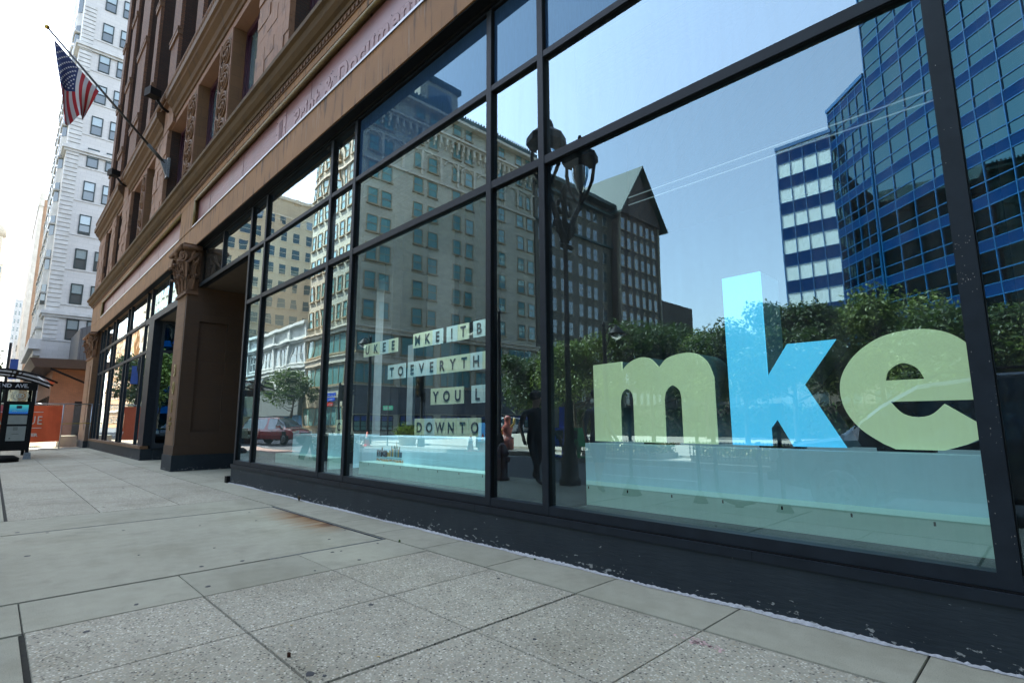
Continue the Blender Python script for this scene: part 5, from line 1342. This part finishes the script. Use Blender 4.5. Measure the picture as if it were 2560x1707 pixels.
def joints(stride=.18, h=1.0, lean=0, arm=.1):
    J = {'pelvis':((0,0,.95),.13,.105),'spine':((0,.01,1.10),.125,.095),'chest':((0,.0,1.32),.145,.10),'neck':((0,.01,1.50),.052),'head0':((0,.03,1.57),.058),'head1':((0,.035,1.65),.083,.09),'head2':((0,.03,1.74),.06)}
    for s_, sg, st in (('L', -1, stride), ('R', 1, -stride)):
        J['hip'+s_] = ((sg*.095,0,.88),.095); J['knee'+s_] = ((sg*.10,st*.7+.03,.48),.058); J['ankle'+s_] = ((sg*.10,st*1.5-.02,.085+max(0,-st)*.25),.036); J['toe'+s_] = ((sg*.115,st*1.5+.15,.035+max(0,-st)*.05),.034)
        J['sh'+s_] = ((sg*.19,0,1.40),.062); J['el'+s_] = ((sg*.245,-st*.5-.02,1.13),.042); J['wr'+s_] = ((sg*.26,-st*1.0+arm,.90),.026); J['palm'+s_] = ((sg*.262,-st*1.05+arm+.02,.84),.032,.018)
        for f_ in range(5):
            oy = (-.028+.019*f_) if f_ else .045
            J['f%d%s' % (f_, s_)] = ((sg*.262-sg*.004*f_, -st*1.05+arm+.02+oy, .79 if f_ else .835),.0095); J['g%d%s' % (f_, s_)] = ((sg*.25, -st*1.05+arm+.03+oy, (.752-.006*abs(f_-2)) if f_ else .80),.008)
    return J
skin = mat_plain('skin', (.42,.24,.17), .5, var=.05); dk = mat_plain('black_clothing', (.012,.012,.016), .8); nav = mat_plain('navy_shorts', (.03,.045,.09), .8); grey_t = mat_plain('grey_t_shirt', (.11,.12,.14), .8); shoe = mat_plain('dark_shoes', (.03,.03,.03), .6); hr = mat_plain('dark_hair', (.02,.014,.01), .7)
person('person dressed in black walking along the near kerb', (-7.35, -.42, 0), radians(-80), joints(.13, arm=.16), [skin, dk, dk, shoe, dk, hr]).scale = (1.25, 1.2, 1.0)
person('person in grey t-shirt and navy shorts near the kerb posts', (-5.85, -.45, 0), radians(-75), joints(.10), [skin, grey_t, nav, shoe, skin, hr])

ALB = .72
# ================================================================== straight ahead to the left
M['wglaze'] = mat_brick('white_glazed_terracotta', (.76,.755,.72), (.71,.705,.67), (.50,.52,.52), .9, .42, .008, .45, .15, .25, (.50,.48,.42), .4)
M['wtrim'] = mat_stone('white_trim', (.70,.71,.68), (.45,.41,.32), .6, (1.5,.6), .35, .2)
M['gframe'] = mat_plain('dark_green_sash', (.012,.035,.035), .4)
M['paleshade'] = mat_glass('shaded_glass', ior=1.5, gain=1.3, base=.08, wave=0, diff=(.22,.30,.31))
WB = thing('white_tower', 'tall white glazed office tower with dark green sash windows and street-side bays', 'building', (-69, 2.65, 0))
b = MB(); b.box(-18, 0, 0, 15, -.1, 62); b.build('wall', M['wglaze'], WB)
b = MB()
for r_ in range(16):
    z = 69*(.633-.0535*r_)+CAMZ
    if z < 10: break
    b.box(-.0, .07, 0, 15, z-2.28, z-2.14)
    for zz in range(8):                                     # banded quoin strips at the corner
        b.box(0, .10, .0, 1.05, z-2.1+zz*.46, z-2.1+zz*.46+.36)
for z in (41.3, 12.0, 29.5): b.box(-18, .35, -.35, 15, z, z+.35); b.box(-18, .2, -.2, 15, z-.25, z)
b.build('trim', M['wtrim'], WB)['kind'] = 'stuff'
def wwin(w_, h):
    bb = MB(); t_ = .10
    bb.box(0,t_,-.02,.09,0,h); bb.box(w_-t_,w_,-.02,.09,0,h); bb.box(t_,w_-t_,-.02,.09,h-t_,h); bb.box(t_,w_-t_,-.02,.09,0,t_); bb.box(t_,w_-t_,-.02,.07,h*.5-.05,h*.5+.05)
    bb.box(t_,w_-t_,0,.03,h*.5+.05,h-t_,1); bb.box(t_,w_-t_,0,.015,t_,h*.5-.05,2)
    me = bpy.data.meshes.new('window'); me.from_pydata(bb.v, [], bb.f)
    for m_ in ('gframe','paleshade','dkwin'): me.materials.append(M[m_])
    for i, p_ in enumerate(me.polygons): p_.material_index = bb.m[i]
    return me
w1 = wwin(1.0, 2.1)
for r_ in range(12):
    z = 69*(.687-.0535*r_)+CAMZ-2.1
    if z < 8: break
    for y0, y1 in ((4.40-2.65, 5.35-2.65), (5.98-2.65, 6.95-2.65), (8.4-2.65, 9.35-2.65), (10-2.65, 11-2.65)):
        put(w1, 'window', WB, (0, y1, z), Rw)
for c_ in range(5):                                          # bays on the street face
    b = MB(); x = -2.2-c_*3.3
    b.prism_y([(0,0)], 0, 0) if False else None
    n = len(b.v)
    for z in (9.5, 58): b.v += [(x,0,z),(x-.5,-.42,z),(x-1.9,-.42,z),(x-2.4,0,z)]
    for f in ((0,4,5,1),(1,5,6,2),(2,6,7,3),(0,1,2,3),(7,6,5,4)): b.f.append(tuple(n+i for i in f)); b.m.append(0); b.sm.append(False)
    for r_ in range(12):
        z = 69*(.66-.0535*r_)+CAMZ
        if z > 11: b.box(x-2.45, x+.08, -.52, 0, z-2.8, z-2.62)
    for r_ in range(13):
        z = 69*(.687-.0535*r_)+CAMZ-2.1
        if z < 10: continue
        b.box(x-1.7, x-.7, -.45, -.41, z, z+2.1, 1); s0 = len(b.v); b.box(-.02,.04,-.24,.24,z,z+2.1, 1); b.xf(Matrix.Translation((x-.25,-.21,0)) @ Matrix.Rotation(-math.atan2(.5,.42), 4, 'Z'), s0)
    b.build('bay_window', [M['wtrim'], M['dkwin']], WB)
b = MB(); b.box(-18, .5, -.9, 0, 8.4, 9.4); b.box(-18,.25,-.5,0,7.8,8.4); b.build('cornice', M['wtrim'], WB)

OB = thing('orange_brick_building', 'narrow cream and orange brick building just beyond the white tower', 'building', (-100, 1.75, 0))
b = MB(); b.box(-22, 0, 0, 14, -.1, 33.6); b.build('wall', mat_brick('orange_brick', (.55,.36,.25), (.50,.32,.22), (.4,.3,.2), .24, .08), OB)
b = MB(); b.box(-22,.3,-.1,.5,32.4,34.4); b.box(-22,.15,-.02,.45,0,32.4); b.build('cream_front', M['wtrim'], OB)
b = MB()
for r_ in range(8): b.box(.0,.05,2,3.2,3+r_*3.8,5.2+r_*3.8)
b.build('window', M['dkwin'], OB)
for k, (x, y0, y1, h, lab) in enumerate(((-300,1.75,5.9,53,'distant pale block with a grid of small windows'), (-180,1.9,3.2,22,'low cream building between the orange brick one and the distant block'))):
    t = thing('distant_block', lab, 'building', (x, y0, 0)); b = MB(); b.box(-30,0,0,y1-y0+6,-.1,h); b.build('wall', M['wtrim'], t)
    wmx = win_mesh(.62, 1.8, ('palegrey','dkwin'), d=.05, sill=False)
    for r_ in range(int(h/3.4)):
        for c_ in range(int((y1-y0)/1.1)+2): put(wmx, 'window', t, (0, 1.0+c_*1.1, 2+r_*3.4), Rw)
t = thing('setback_tower', 'far cream setback tower with a domed top and blue-green roof at the left edge', 'building', (-350, -9.8, 0)); b = MB(); b.box(-30,0,-10,6.0,-.1,78); b.box(-26,-2,-8,4.5,78,92,); b.box(-24,-4,-6,2.4,92,99); b.build('shaft', M['creamtrim'], t)
b = MB(); b.lathe(-4,3.6,[(2,92),(2,96),(1.2,98),(.2,99.5)],12); b.build('dome', M['creamtrim'], t); b = MB(); b.prism_x([(-6,99),(2.0,99),(.6,109),(-4,109)],-20,-6); b.build('roof', mat_plain('blue_green_roof', (.05,.18,.22), .5), t)
wmx = win_mesh(1.3, 3, ('palegrey','dkwin'), d=.05, sill=False)
for r_ in range(16):
    for c_ in range(6): put(wmx, 'window', t, (0, 5.4-c_*2.2, 6+r_*4.5), Rw)

# brick pavilion with its canopy
BP = thing('brick_pavilion', 'one-storey orange brick pavilion with a wide dark canopy', 'building', (-48, 2.65, 0)); bk = mat_brick('orange_pavilion_brick', (.46,.21,.11), (.38,.17,.09), (.26,.17,.12), .21, .075, .012, .85, .6)
b = MB(); b.box(-16, 0, 0, 9, -.1, 4.95); b.build('wall', bk, BP)
b = MB(); b.prism_x([(-1.0,4.96),(9,4.96),(9,5.7),(-1.3,5.55)],-17,1.0); b.box(-17,1.0,-1.3,-1.0,4.9,5.5) if False else None; b.build('canopy', mat_plain('brown_canopy', (.05,.032,.022), .5), BP)
b = MB(); b.tube([(.9,-.2,4.9),(.15,3.6,3.2)],.07,8); b.build('brace', M['black'], BP)
b = MB(); b.box(-15.5,-.6,-.03,0,.3,3.0); 
for k in range(9): b.box(-15.6+k*1.85,-15.4+k*1.85,-.10,0,.0,3.1,1)
b.build('glazing', [M['dkwin'], M['bark']], BP)
b = MB(); b.box(0,.04,1.35,2.1,.0,2.75); b.build('door', M['black'], BP); b = MB(); b.box(0,.15,.75,.85,2.35,2.5); b.build('wall_light', M['steel'], BP)
GB = thing('metal_shed', 'dark grey metal-clad structure rising between the pavilion and the stone building', 'building', (-60, 4.8, 0)); b = MB(); b.prism_x([(0,-.1),(8,-.1),(8,13.5),(0,9.6)],-8,0); b.build('wall', mat_brick('grey_metal_cladding', (.12,.125,.135), (.11,.115,.125), (.05,.05,.055), .3, 40, .02, .5), GB)

# site fence with its banner
FX = -34.6
FN = thing('site_fence', 'galvanised chain-link fence panels closing off the dug-up lot', 'fence', (FX, 2, 0)); galv = mat_plain('galvanised_pipe', (.55,.58,.62), .35, .7, .1)
b = MB(); b.tube([(0,-3.6,2.14),(0,1.62,2.20)],.024,8); b.tube([(0,-3.6,.06),(0,1.62,.0)],.022,8); b.tube([(0,1.6,0),(0,1.6,2.2)],.024,8); b.tube([(0,.48,0),(0,.48,2.18)],.024,8); b.tube([(0,-1.9,0),(0,-1.9,2.16)],.024,8); b.build('pipe_frame', galv, FN)
b = MB()
for sg in (1, -1):
    c = -6.0
    while c < 4.2:
        pts = []
        y0, z0 = c, .05; 
        ya, yb = max(-3.6, c), min(1.6, c+2.1)
        if yb > ya:
            za, zb = (.05+(ya-c), .05+(yb-c)) if sg > 0 else (2.15-(ya-c), 2.15-(yb-c))
            b.tube([(0.01*sg, ya, za), (0.01*sg, yb, zb)], .0022, 3, cap=False)
        c += .075
b.build('chain_link', galv, FN)['kind'] = 'stuff'
b = MB(); b.tube([(.02,-3.6,1.12),(.03,1.62,1.24)],.014,6); b.build('safety_line', mat_plain('yellow_line', (.62,.50,.04), .6), FN)
BN = thing('banner', 'orange fabric banner reading AVENUE tied to the site fence', 'banner', (FX+.05, 1.5, 0)); om = mat_plain('orange_fabric', (.95,.16,.05), .7, var=.1, nscale=2)
b = MB(); nn = 24
for i in range(nn):
    for j in range(8):
        f_ = lambda i_, j_: (.02*sin(i_*1.1+j_*.5), -3.3+i_*4.25/nn, .36+j_*(1.73/8)-.04*sin(i_*pi/nn)*(1-j_/8))
        b.quad(f_(i,j), f_(i+1,j), f_(i+1,j+1), f_(i,j+1), sm=True)
b.build('cloth', om, BN)
wt = mat_plain('banner_print', (.85,.80,.72), .6)
R90 = (pi/2, 0, pi/2)
text_obj('banner_word', 'AVENUE', .57, wt, BN, (.05, .24, 1.19), rot=R90, ext=.001, bold=.0, spacing=1.15, sx=.72, align='RIGHT')
text_obj('banner_word', 'CENTER', .20, wt, BN, (.05, -.62, .62), rot=R90, ext=.001, bold=.008)
b = MB(); b.box(.048,.051,-2.4,.24,1.76,1.79); b.box(.048,.051,-2.4,.24,1.0,1.03); b.build('banner_rule', wt, BN)
for k, (x, y, s_, lab) in enumerate(((-37.2,2.95,.55,'square concrete block behind the fence'), (-36.4,-3.6,.8,'tall concrete block by the end of the fence'))):
    t = thing('concrete_block', lab, 'block', (x, y, -.05)); b = MB(); b.frus(-s_,s_,-s_*.7,s_*.7,0,s_*1.15,.03); b.build('block', M['smooth'], t)

# bus shelter
SHX = -25.4
SH = thing('bus_shelter', 'black bus shelter with an arched roof and notice panels at the left edge', 'bus shelter', (SHX, -.2, 0)); sb_ = M['black']
for q in ((-.06,.06,1.12,1.22),(-.06,.06,.42,.50),(-.06,.06,-.9,-.8),(-3.2,-3.1,1.12,1.22),(-3.2,-3.1,-.9,-.8)): BX('post', sb_, SH, (*q, 0, 2.62))
BX('cross_rail', sb_, SH, (-.05,.05,-.8,1.12,.30,.55))
b = MB()
b.box(-.05,.05,.5,1.12,1.93,1.99); b.box(-.05,.05,.5,1.12,1.42,1.46) if False else None
b.build('cross_rail', sb_, SH)
b = MB(); b.box(-.08,.08,-.9,1.24,2.38,2.66); b.build('header', sb_, SH)
b = MB(); b.box(-.02,.03,.5,1.12,.55,1.93); b.build('notice_panel', sb_, SH)
b = MB(); nn = 14
for i in range(nn):
    y0 = -1.5+i*3.2/nn; y1 = y0+3.2/nn; z = lambda y: 2.66+.42*(1-((y-.1)/1.65)**2)
    b.quad((.35,y0,z(y0)),(-3.5,y0,z(y0)),(-3.5,y1,z(y1)),(.35,y1,z(y1))); b.quad((.35,y1,z(y1)+.03),(-3.5,y1,z(y1)+.03),(-3.5,y0,z(y0)+.03),(.35,y0,z(y0)+.03))
b.build('arched_roof', mat_glass('tinted_roof_panel', ior=1.5, gain=1.2, base=.1, tint=(.6,.5,.45), wave=0), SH)
for dx in (.35,-1.6,-3.5):
    b = MB(); b.tube([(dx,-1.5+i*3.25/nn,2.66+.42*(1-((-1.6+i*3.25/nn)/1.65)**2)) for i in range(nn+1)],.035,6); b.build('roof_rib', sb_, SH)
text_obj('header_word', '2ND  AVE.', .172, mat_plain('silver_letters', (.75,.80,.88), .4), SH, (.082, 1.0, 2.47), rot=R90, ext=.003, bold=.005, align='RIGHT')
b = MB(); b.quad((0,.5,1.99),(0,1.12,1.99),(0,1.12,2.38),(0,.5,2.38)); b.quad((0,-.8,.55),(0,.42,.55),(0,.42,2.38),(0,-.8,2.38)); b.build('glass_pane', mat_glass('shelter_glass', ior=1.5, gain=1.1, base=.05, wave=0, tint=(.55,.6,.5)), SH)
b = MB()
for r_ in (.17,.13,.07): b.tube([(.006, .81+r_*1.35*cos(k*pi/14), 2.185+r_*sin(k*pi/14)) for k in range(28)], .010 if r_ > .1 else .02, 5, closed=True)
for k in range(14): a_ = k*2*pi/14; b.tube([(.006,.81+.14*1.35*cos(a_),2.185+.14*sin(a_)),(.006,.81+.16*1.35*cos(a_),2.185+.16*sin(a_))],.012,4)
b.box(.0,.01,.77,.85,2.13,2.24); b.build('etched_seal', mat_plain('etched_pale', (.55,.62,.58), .6), SH)
def scr():
    m, nt, bb = new_mat('transit_screen'); v = coords(nt); sp = N(nt, 'ShaderNodeSeparateXYZ'); L(nt, v, sp.inputs[0])
    mr = N(nt, 'ShaderNodeMapRange'); L(nt, sp.outputs[2], mr.inputs[0]); mr.inputs[1].default_value = 1.58; mr.inputs[2].default_value = 1.86
    c = ramp(nt, mr.outputs[0], [(0, (.01,.08,.35)), (1, (.05,.42,.42))]); L(nt, c, bb.inputs['Emission Color']); bb.inputs['Emission Strength'].default_value = .16; bb.inputs['Base Color'].default_value = (0,0,0,1); return m
b = MB(); b.box(.031,.037,.58,1.07,1.56,1.87); b.build('screen', scr(), SH)
b = MB(); b.box(.038,.041,.76,.90,1.74,1.84); b.box(.038,.041,.66,1.0,1.645,1.655,1); b.build('screen_mark', [mat_plain('screen_dark', (.03,.02,.06), .5), M['white']], SH)
b = MB(); b.box(.031,.036,.58,1.07,1.20,1.51); b.box(.031,.036,.58,1.07,.63,1.13); b.build('paper_notice', mat_plain('paper', (.42,.47,.42), .8, var=.06), SH)
b = MB(); b.box(.037,.038,.72,.9,.86,.87); b.box(.037,.038,.66,.7,.70,.73); [b.box(.037,.038,.74,.86,1.0+k*.03,1.01+k*.03) for k in range(4)]; b.build('notice_print', M['black'], SH)
b = MB(); b.frus(-.12,.14,1.08,1.30,0,.22,.03); b.build('foot', M['steel'], SH)
t = thing('sign_base', 'black rubber sign base on the sidewalk in front of the shelter', 'sign base', (-23.9, .20, 0)); b = MB(); b.lathe(0,0,[(.55,0),(.55,.12),(.42,.20),(.1,.22)],24); b.tube([(0,0,.2),(0,-.12,2.6)],.03,8); b.build('rubber_base', M['gasket'], t)
t = thing('lamp_banner', 'plain blue banner on a pole beyond the shelter', 'banner', (-45, .6, 0)); b = MB(); b.tube([(0,-.26,0),(0,-.26,6.2)],.07,8); b.build('pole', M['black'], t); b = MB(); b.box(-.01,.01,-.18,.2,3.95,5.2); b.build('banner_cloth', mat_plain('royal_blue_cloth', (.01,.07,.35), .7), t)

# ------------------------------------------------------------------ flag
PX = -20.6
FP = thing('flagpole', 'slanting flagpole with a gold ball fixed to the stone building', 'flagpole', (PX, 3.3, 10.1))
tip = Vector((0,-3.27,3.2))
b = MB(); b.tube([(0,0.06,-.06), tuple(tip)], [.045,.028], 10); b.tube([(0,.0,0),tuple(tip*.14)], .06, 10); b.build('pole', mat_plain('dark_bronze_pole', (.03,.028,.026), .4), FP)
b = MB(); b.lathe(0,0,[(.01,-.07),(.05,-.05),(.07,0),(.05,.05),(.01,.07)],14); b.xf(Matrix.Translation(tip+Vector((0,-.05,.05)))); b.build('finial', mat_plain('gold_ball', (.55,.36,.05), .25, .8), FP)
b = MB(); b.box(-.12,.12,.12,.2,-.55,.15); b.prism_x([(.12,-.5),(.12,.1),(-.1,.05)],-.04,.04); b.build('bracket', M['steel'], FP)
FL = thing('flag', 'American flag hanging limp from the slanting pole', 'flag', (PX, 0, 0))
H0 = Vector((0,.18,13.03)); H1 = Vector((0,1.40,11.83)); E0 = Vector((0,.72,10.45)); E1 = Vector((0,1.22,11.0))
def fpos(s_, f_):
    h = H0.lerp(H1, s_); e = E0.lerp(E1, s_**1.4)
    p_ = h.lerp(e, f_); p_.y += -.05*sin(pi*f_)+.10*sin(s_*7+f_*4)*f_*.6
    p_.x += .16*sin(s_*11+1.5*f_)*f_+.10*sin(f_*6)*s_; p_.z += -.10*sin(s_*9)*f_
    return p_
b = MB(); NS, NF = 52, 36
for i in range(NS):
    for j in range(NF):
        st = int(i*13/NS); m = 2 if (i < NS*7/13 and j < NF*.52) else (0 if st % 2 == 0 else 1)
        b.quad(fpos(i/NS, j/NF), fpos((i+1)/NS, j/NF), fpos((i+1)/NS, (j+1)/NF), fpos(i/NS, (j+1)/NF), m=m, sm=True)
for r_ in range(9):
    for c_ in range(6 if r_ % 2 == 0 else 5):
        s_ = (r_+1)/10*7/13; f_ = (c_+(.5 if r_ % 2 == 0 else 1))/6*.52
        c0 = fpos(s_, f_); ds = (fpos(s_+.01, f_)-c0).normalized(); df = (fpos(s_, f_+.01)-c0).normalized(); nr = ds.cross(df).normalized(); df = nr.cross(ds)
        for sg in (1, -1):
            pts = [tuple(c0+nr*sg*.006+(ds*cos(k*pi/5)+df*sin(k*pi/5))*(.036 if k % 2 == 0 else .015)) for k in range(10)]
            b.quad(*pts, m=1)
flagm = [mat_plain('flag_red', (.52,.02,.03), .7, var=.05), mat_plain('flag_white', (.75,.75,.76), .7, var=.03), mat_plain('flag_blue', (.012,.03,.14), .7, var=.05)]
b.build('flag_cloth', flagm, FL)

# ------------------------------------------------------------------ litter, gum and weeds on the near sidewalk
gum = [(-2.68,1.23,2.2),(-2.61,1.27,1),(-3.36,1.94,1.6),(-3.2,2.95,1.2),(-4.58,1.28,1.8),(-5.24,1.4,1.6),(-5.19,1.71,1.7),(-7.16,2.49,1.5),(-7.87,2.64,1.3),(-4.95,2.91,1.1),(-4.49,2.46,1.5),(-4.93,2.42,1.7),(-4.91,2.5,1.1),(-5.48,2.65,1.3),(-4.12,.52,1.7),(-4.48,.82,1.4),(-6.79,.36,2.2),(-8.32,.33,2),(-8.06,.57,1.4),(-11.01,3.2,1.3),(-2.2,2.3,1),(-5.91,1.68,1.1),(-6.1,1.1,1),(-4.43,2.03,1),(-5.82,3.0,1),(-7.3,1.9,1),(-7.6,1.2,1.2),(-10.3,2.2,1.3),(-9.9,1.3,1.3),(-12.5,1.9,1.6)]
gm_ = mat_plain('old_gum', (.035,.037,.042), .6)
for k, (x, y, s_) in enumerate(gum):
    b = MB(); rd = random.Random(k); pr = [(s_*.011*(.7+.5*rd.random())*cos(q*.63), s_*.011*(.6+.4*rd.random())*sin(q*.63)) for q in range(10)]
    b.quad(*[(u_, v_, .0025) for u_, v_ in pr]); 
    for q in range(10): u_, v_ = pr[q]; w2, v2 = pr[(q+1) % 10]; b.quad((u_*1.15, v_*1.15, 0), (w2*1.15, v2*1.15, 0), (w2, v2, .0025), (u_, v_, .0025))
    o = b.build('gum_spot', gm_); o.location = (x, y, .0006); tag(o, 'flat dark gum spot trodden into the sidewalk', 'gum', 'gum spots on the sidewalk')
def weed(x, y, h, n, c, lab):
    b = MB(); rd = random.Random(int(x*100))
    for k in range(n):
        a_ = rd.random()*6.28; l_ = h*(.5+.6*rd.random()); d = Vector((cos(a_), sin(a_)*.5, 0))*l_*.6; s_ = .004+.006*rd.random(); w_ = Vector((-sin(a_), cos(a_), 0))*s_
        mid = d*.5+Vector((0,0,l_*.7)); end = d+Vector((0,0,l_*(.6+.4*rd.random())))
        b.quad(-w_, w_, mid+w_, mid-w_); b.quad(mid-w_, mid+w_, end)
    o = b.build('weed', mat_plain('weed_%d' % int(-x*10), c, .8, var=.4, nscale=40)); o.location = (x, y, 0); tag(o, lab, 'weed')
weed(-8.45, 3.56, .10, 46, (.20,.16,.10), 'dry brown weed at the foot of the dark wall')
weed(-4.85, 3.10, .025, 14, (.10,.22,.03), 'tiny green weed in the joint beside the concrete slab')
weed(-3.39, 3.56, .02, 10, (.10,.22,.03), 'tiny green sprout at the painted wall foot')
weed(-2.94, 1.23, .03, 14, (.10,.035,.02), 'dry reddish sprig lying by the joint in the foreground')
for k, (x, y, lab) in enumerate(((-3.36,1.41,'yellow leaf on the pebbled slab left of the joint'),(-5.51,1.75,'yellow leaf on the smooth slab'),(-2.61,1.56,'small tan leaf on the right pebbled slab'))):
    b = MB(); b.quad((-.016,0,.002),(0,-.007,.004),(.018,.002,.006),(0,.008,.003)); o = b.build('fallen_leaf', mat_plain('yellow_leaf', (.55,.35,.05), .7)); o.location = (x, y, .001); tag(o, lab, 'leaf')

# ghost of chalk on the kerbside slab

b = MB(); rd = random.Random(12)
for k in range(50):
    x = rd.gauss(0,.07); y = rd.gauss(0,.022)+.25*x*0; s_ = .004+.006*rd.random()
    b.quad(*[(x+s_*1.6*cos(q*1.05)*(.6+.6*rd.random()), y+s_*sin(q*1.05)*(.6+.6*rd.random()), .0012) for q in range(6)])
o = b.build('chalk_mark', mat_plain('pink_chalk', (.80,.55,.52), .9)); o.location = (-1.52, 2.90, .0008); tag(o, 'faded pink chalk smear on the pebbled slab near the wall', 'chalk mark')
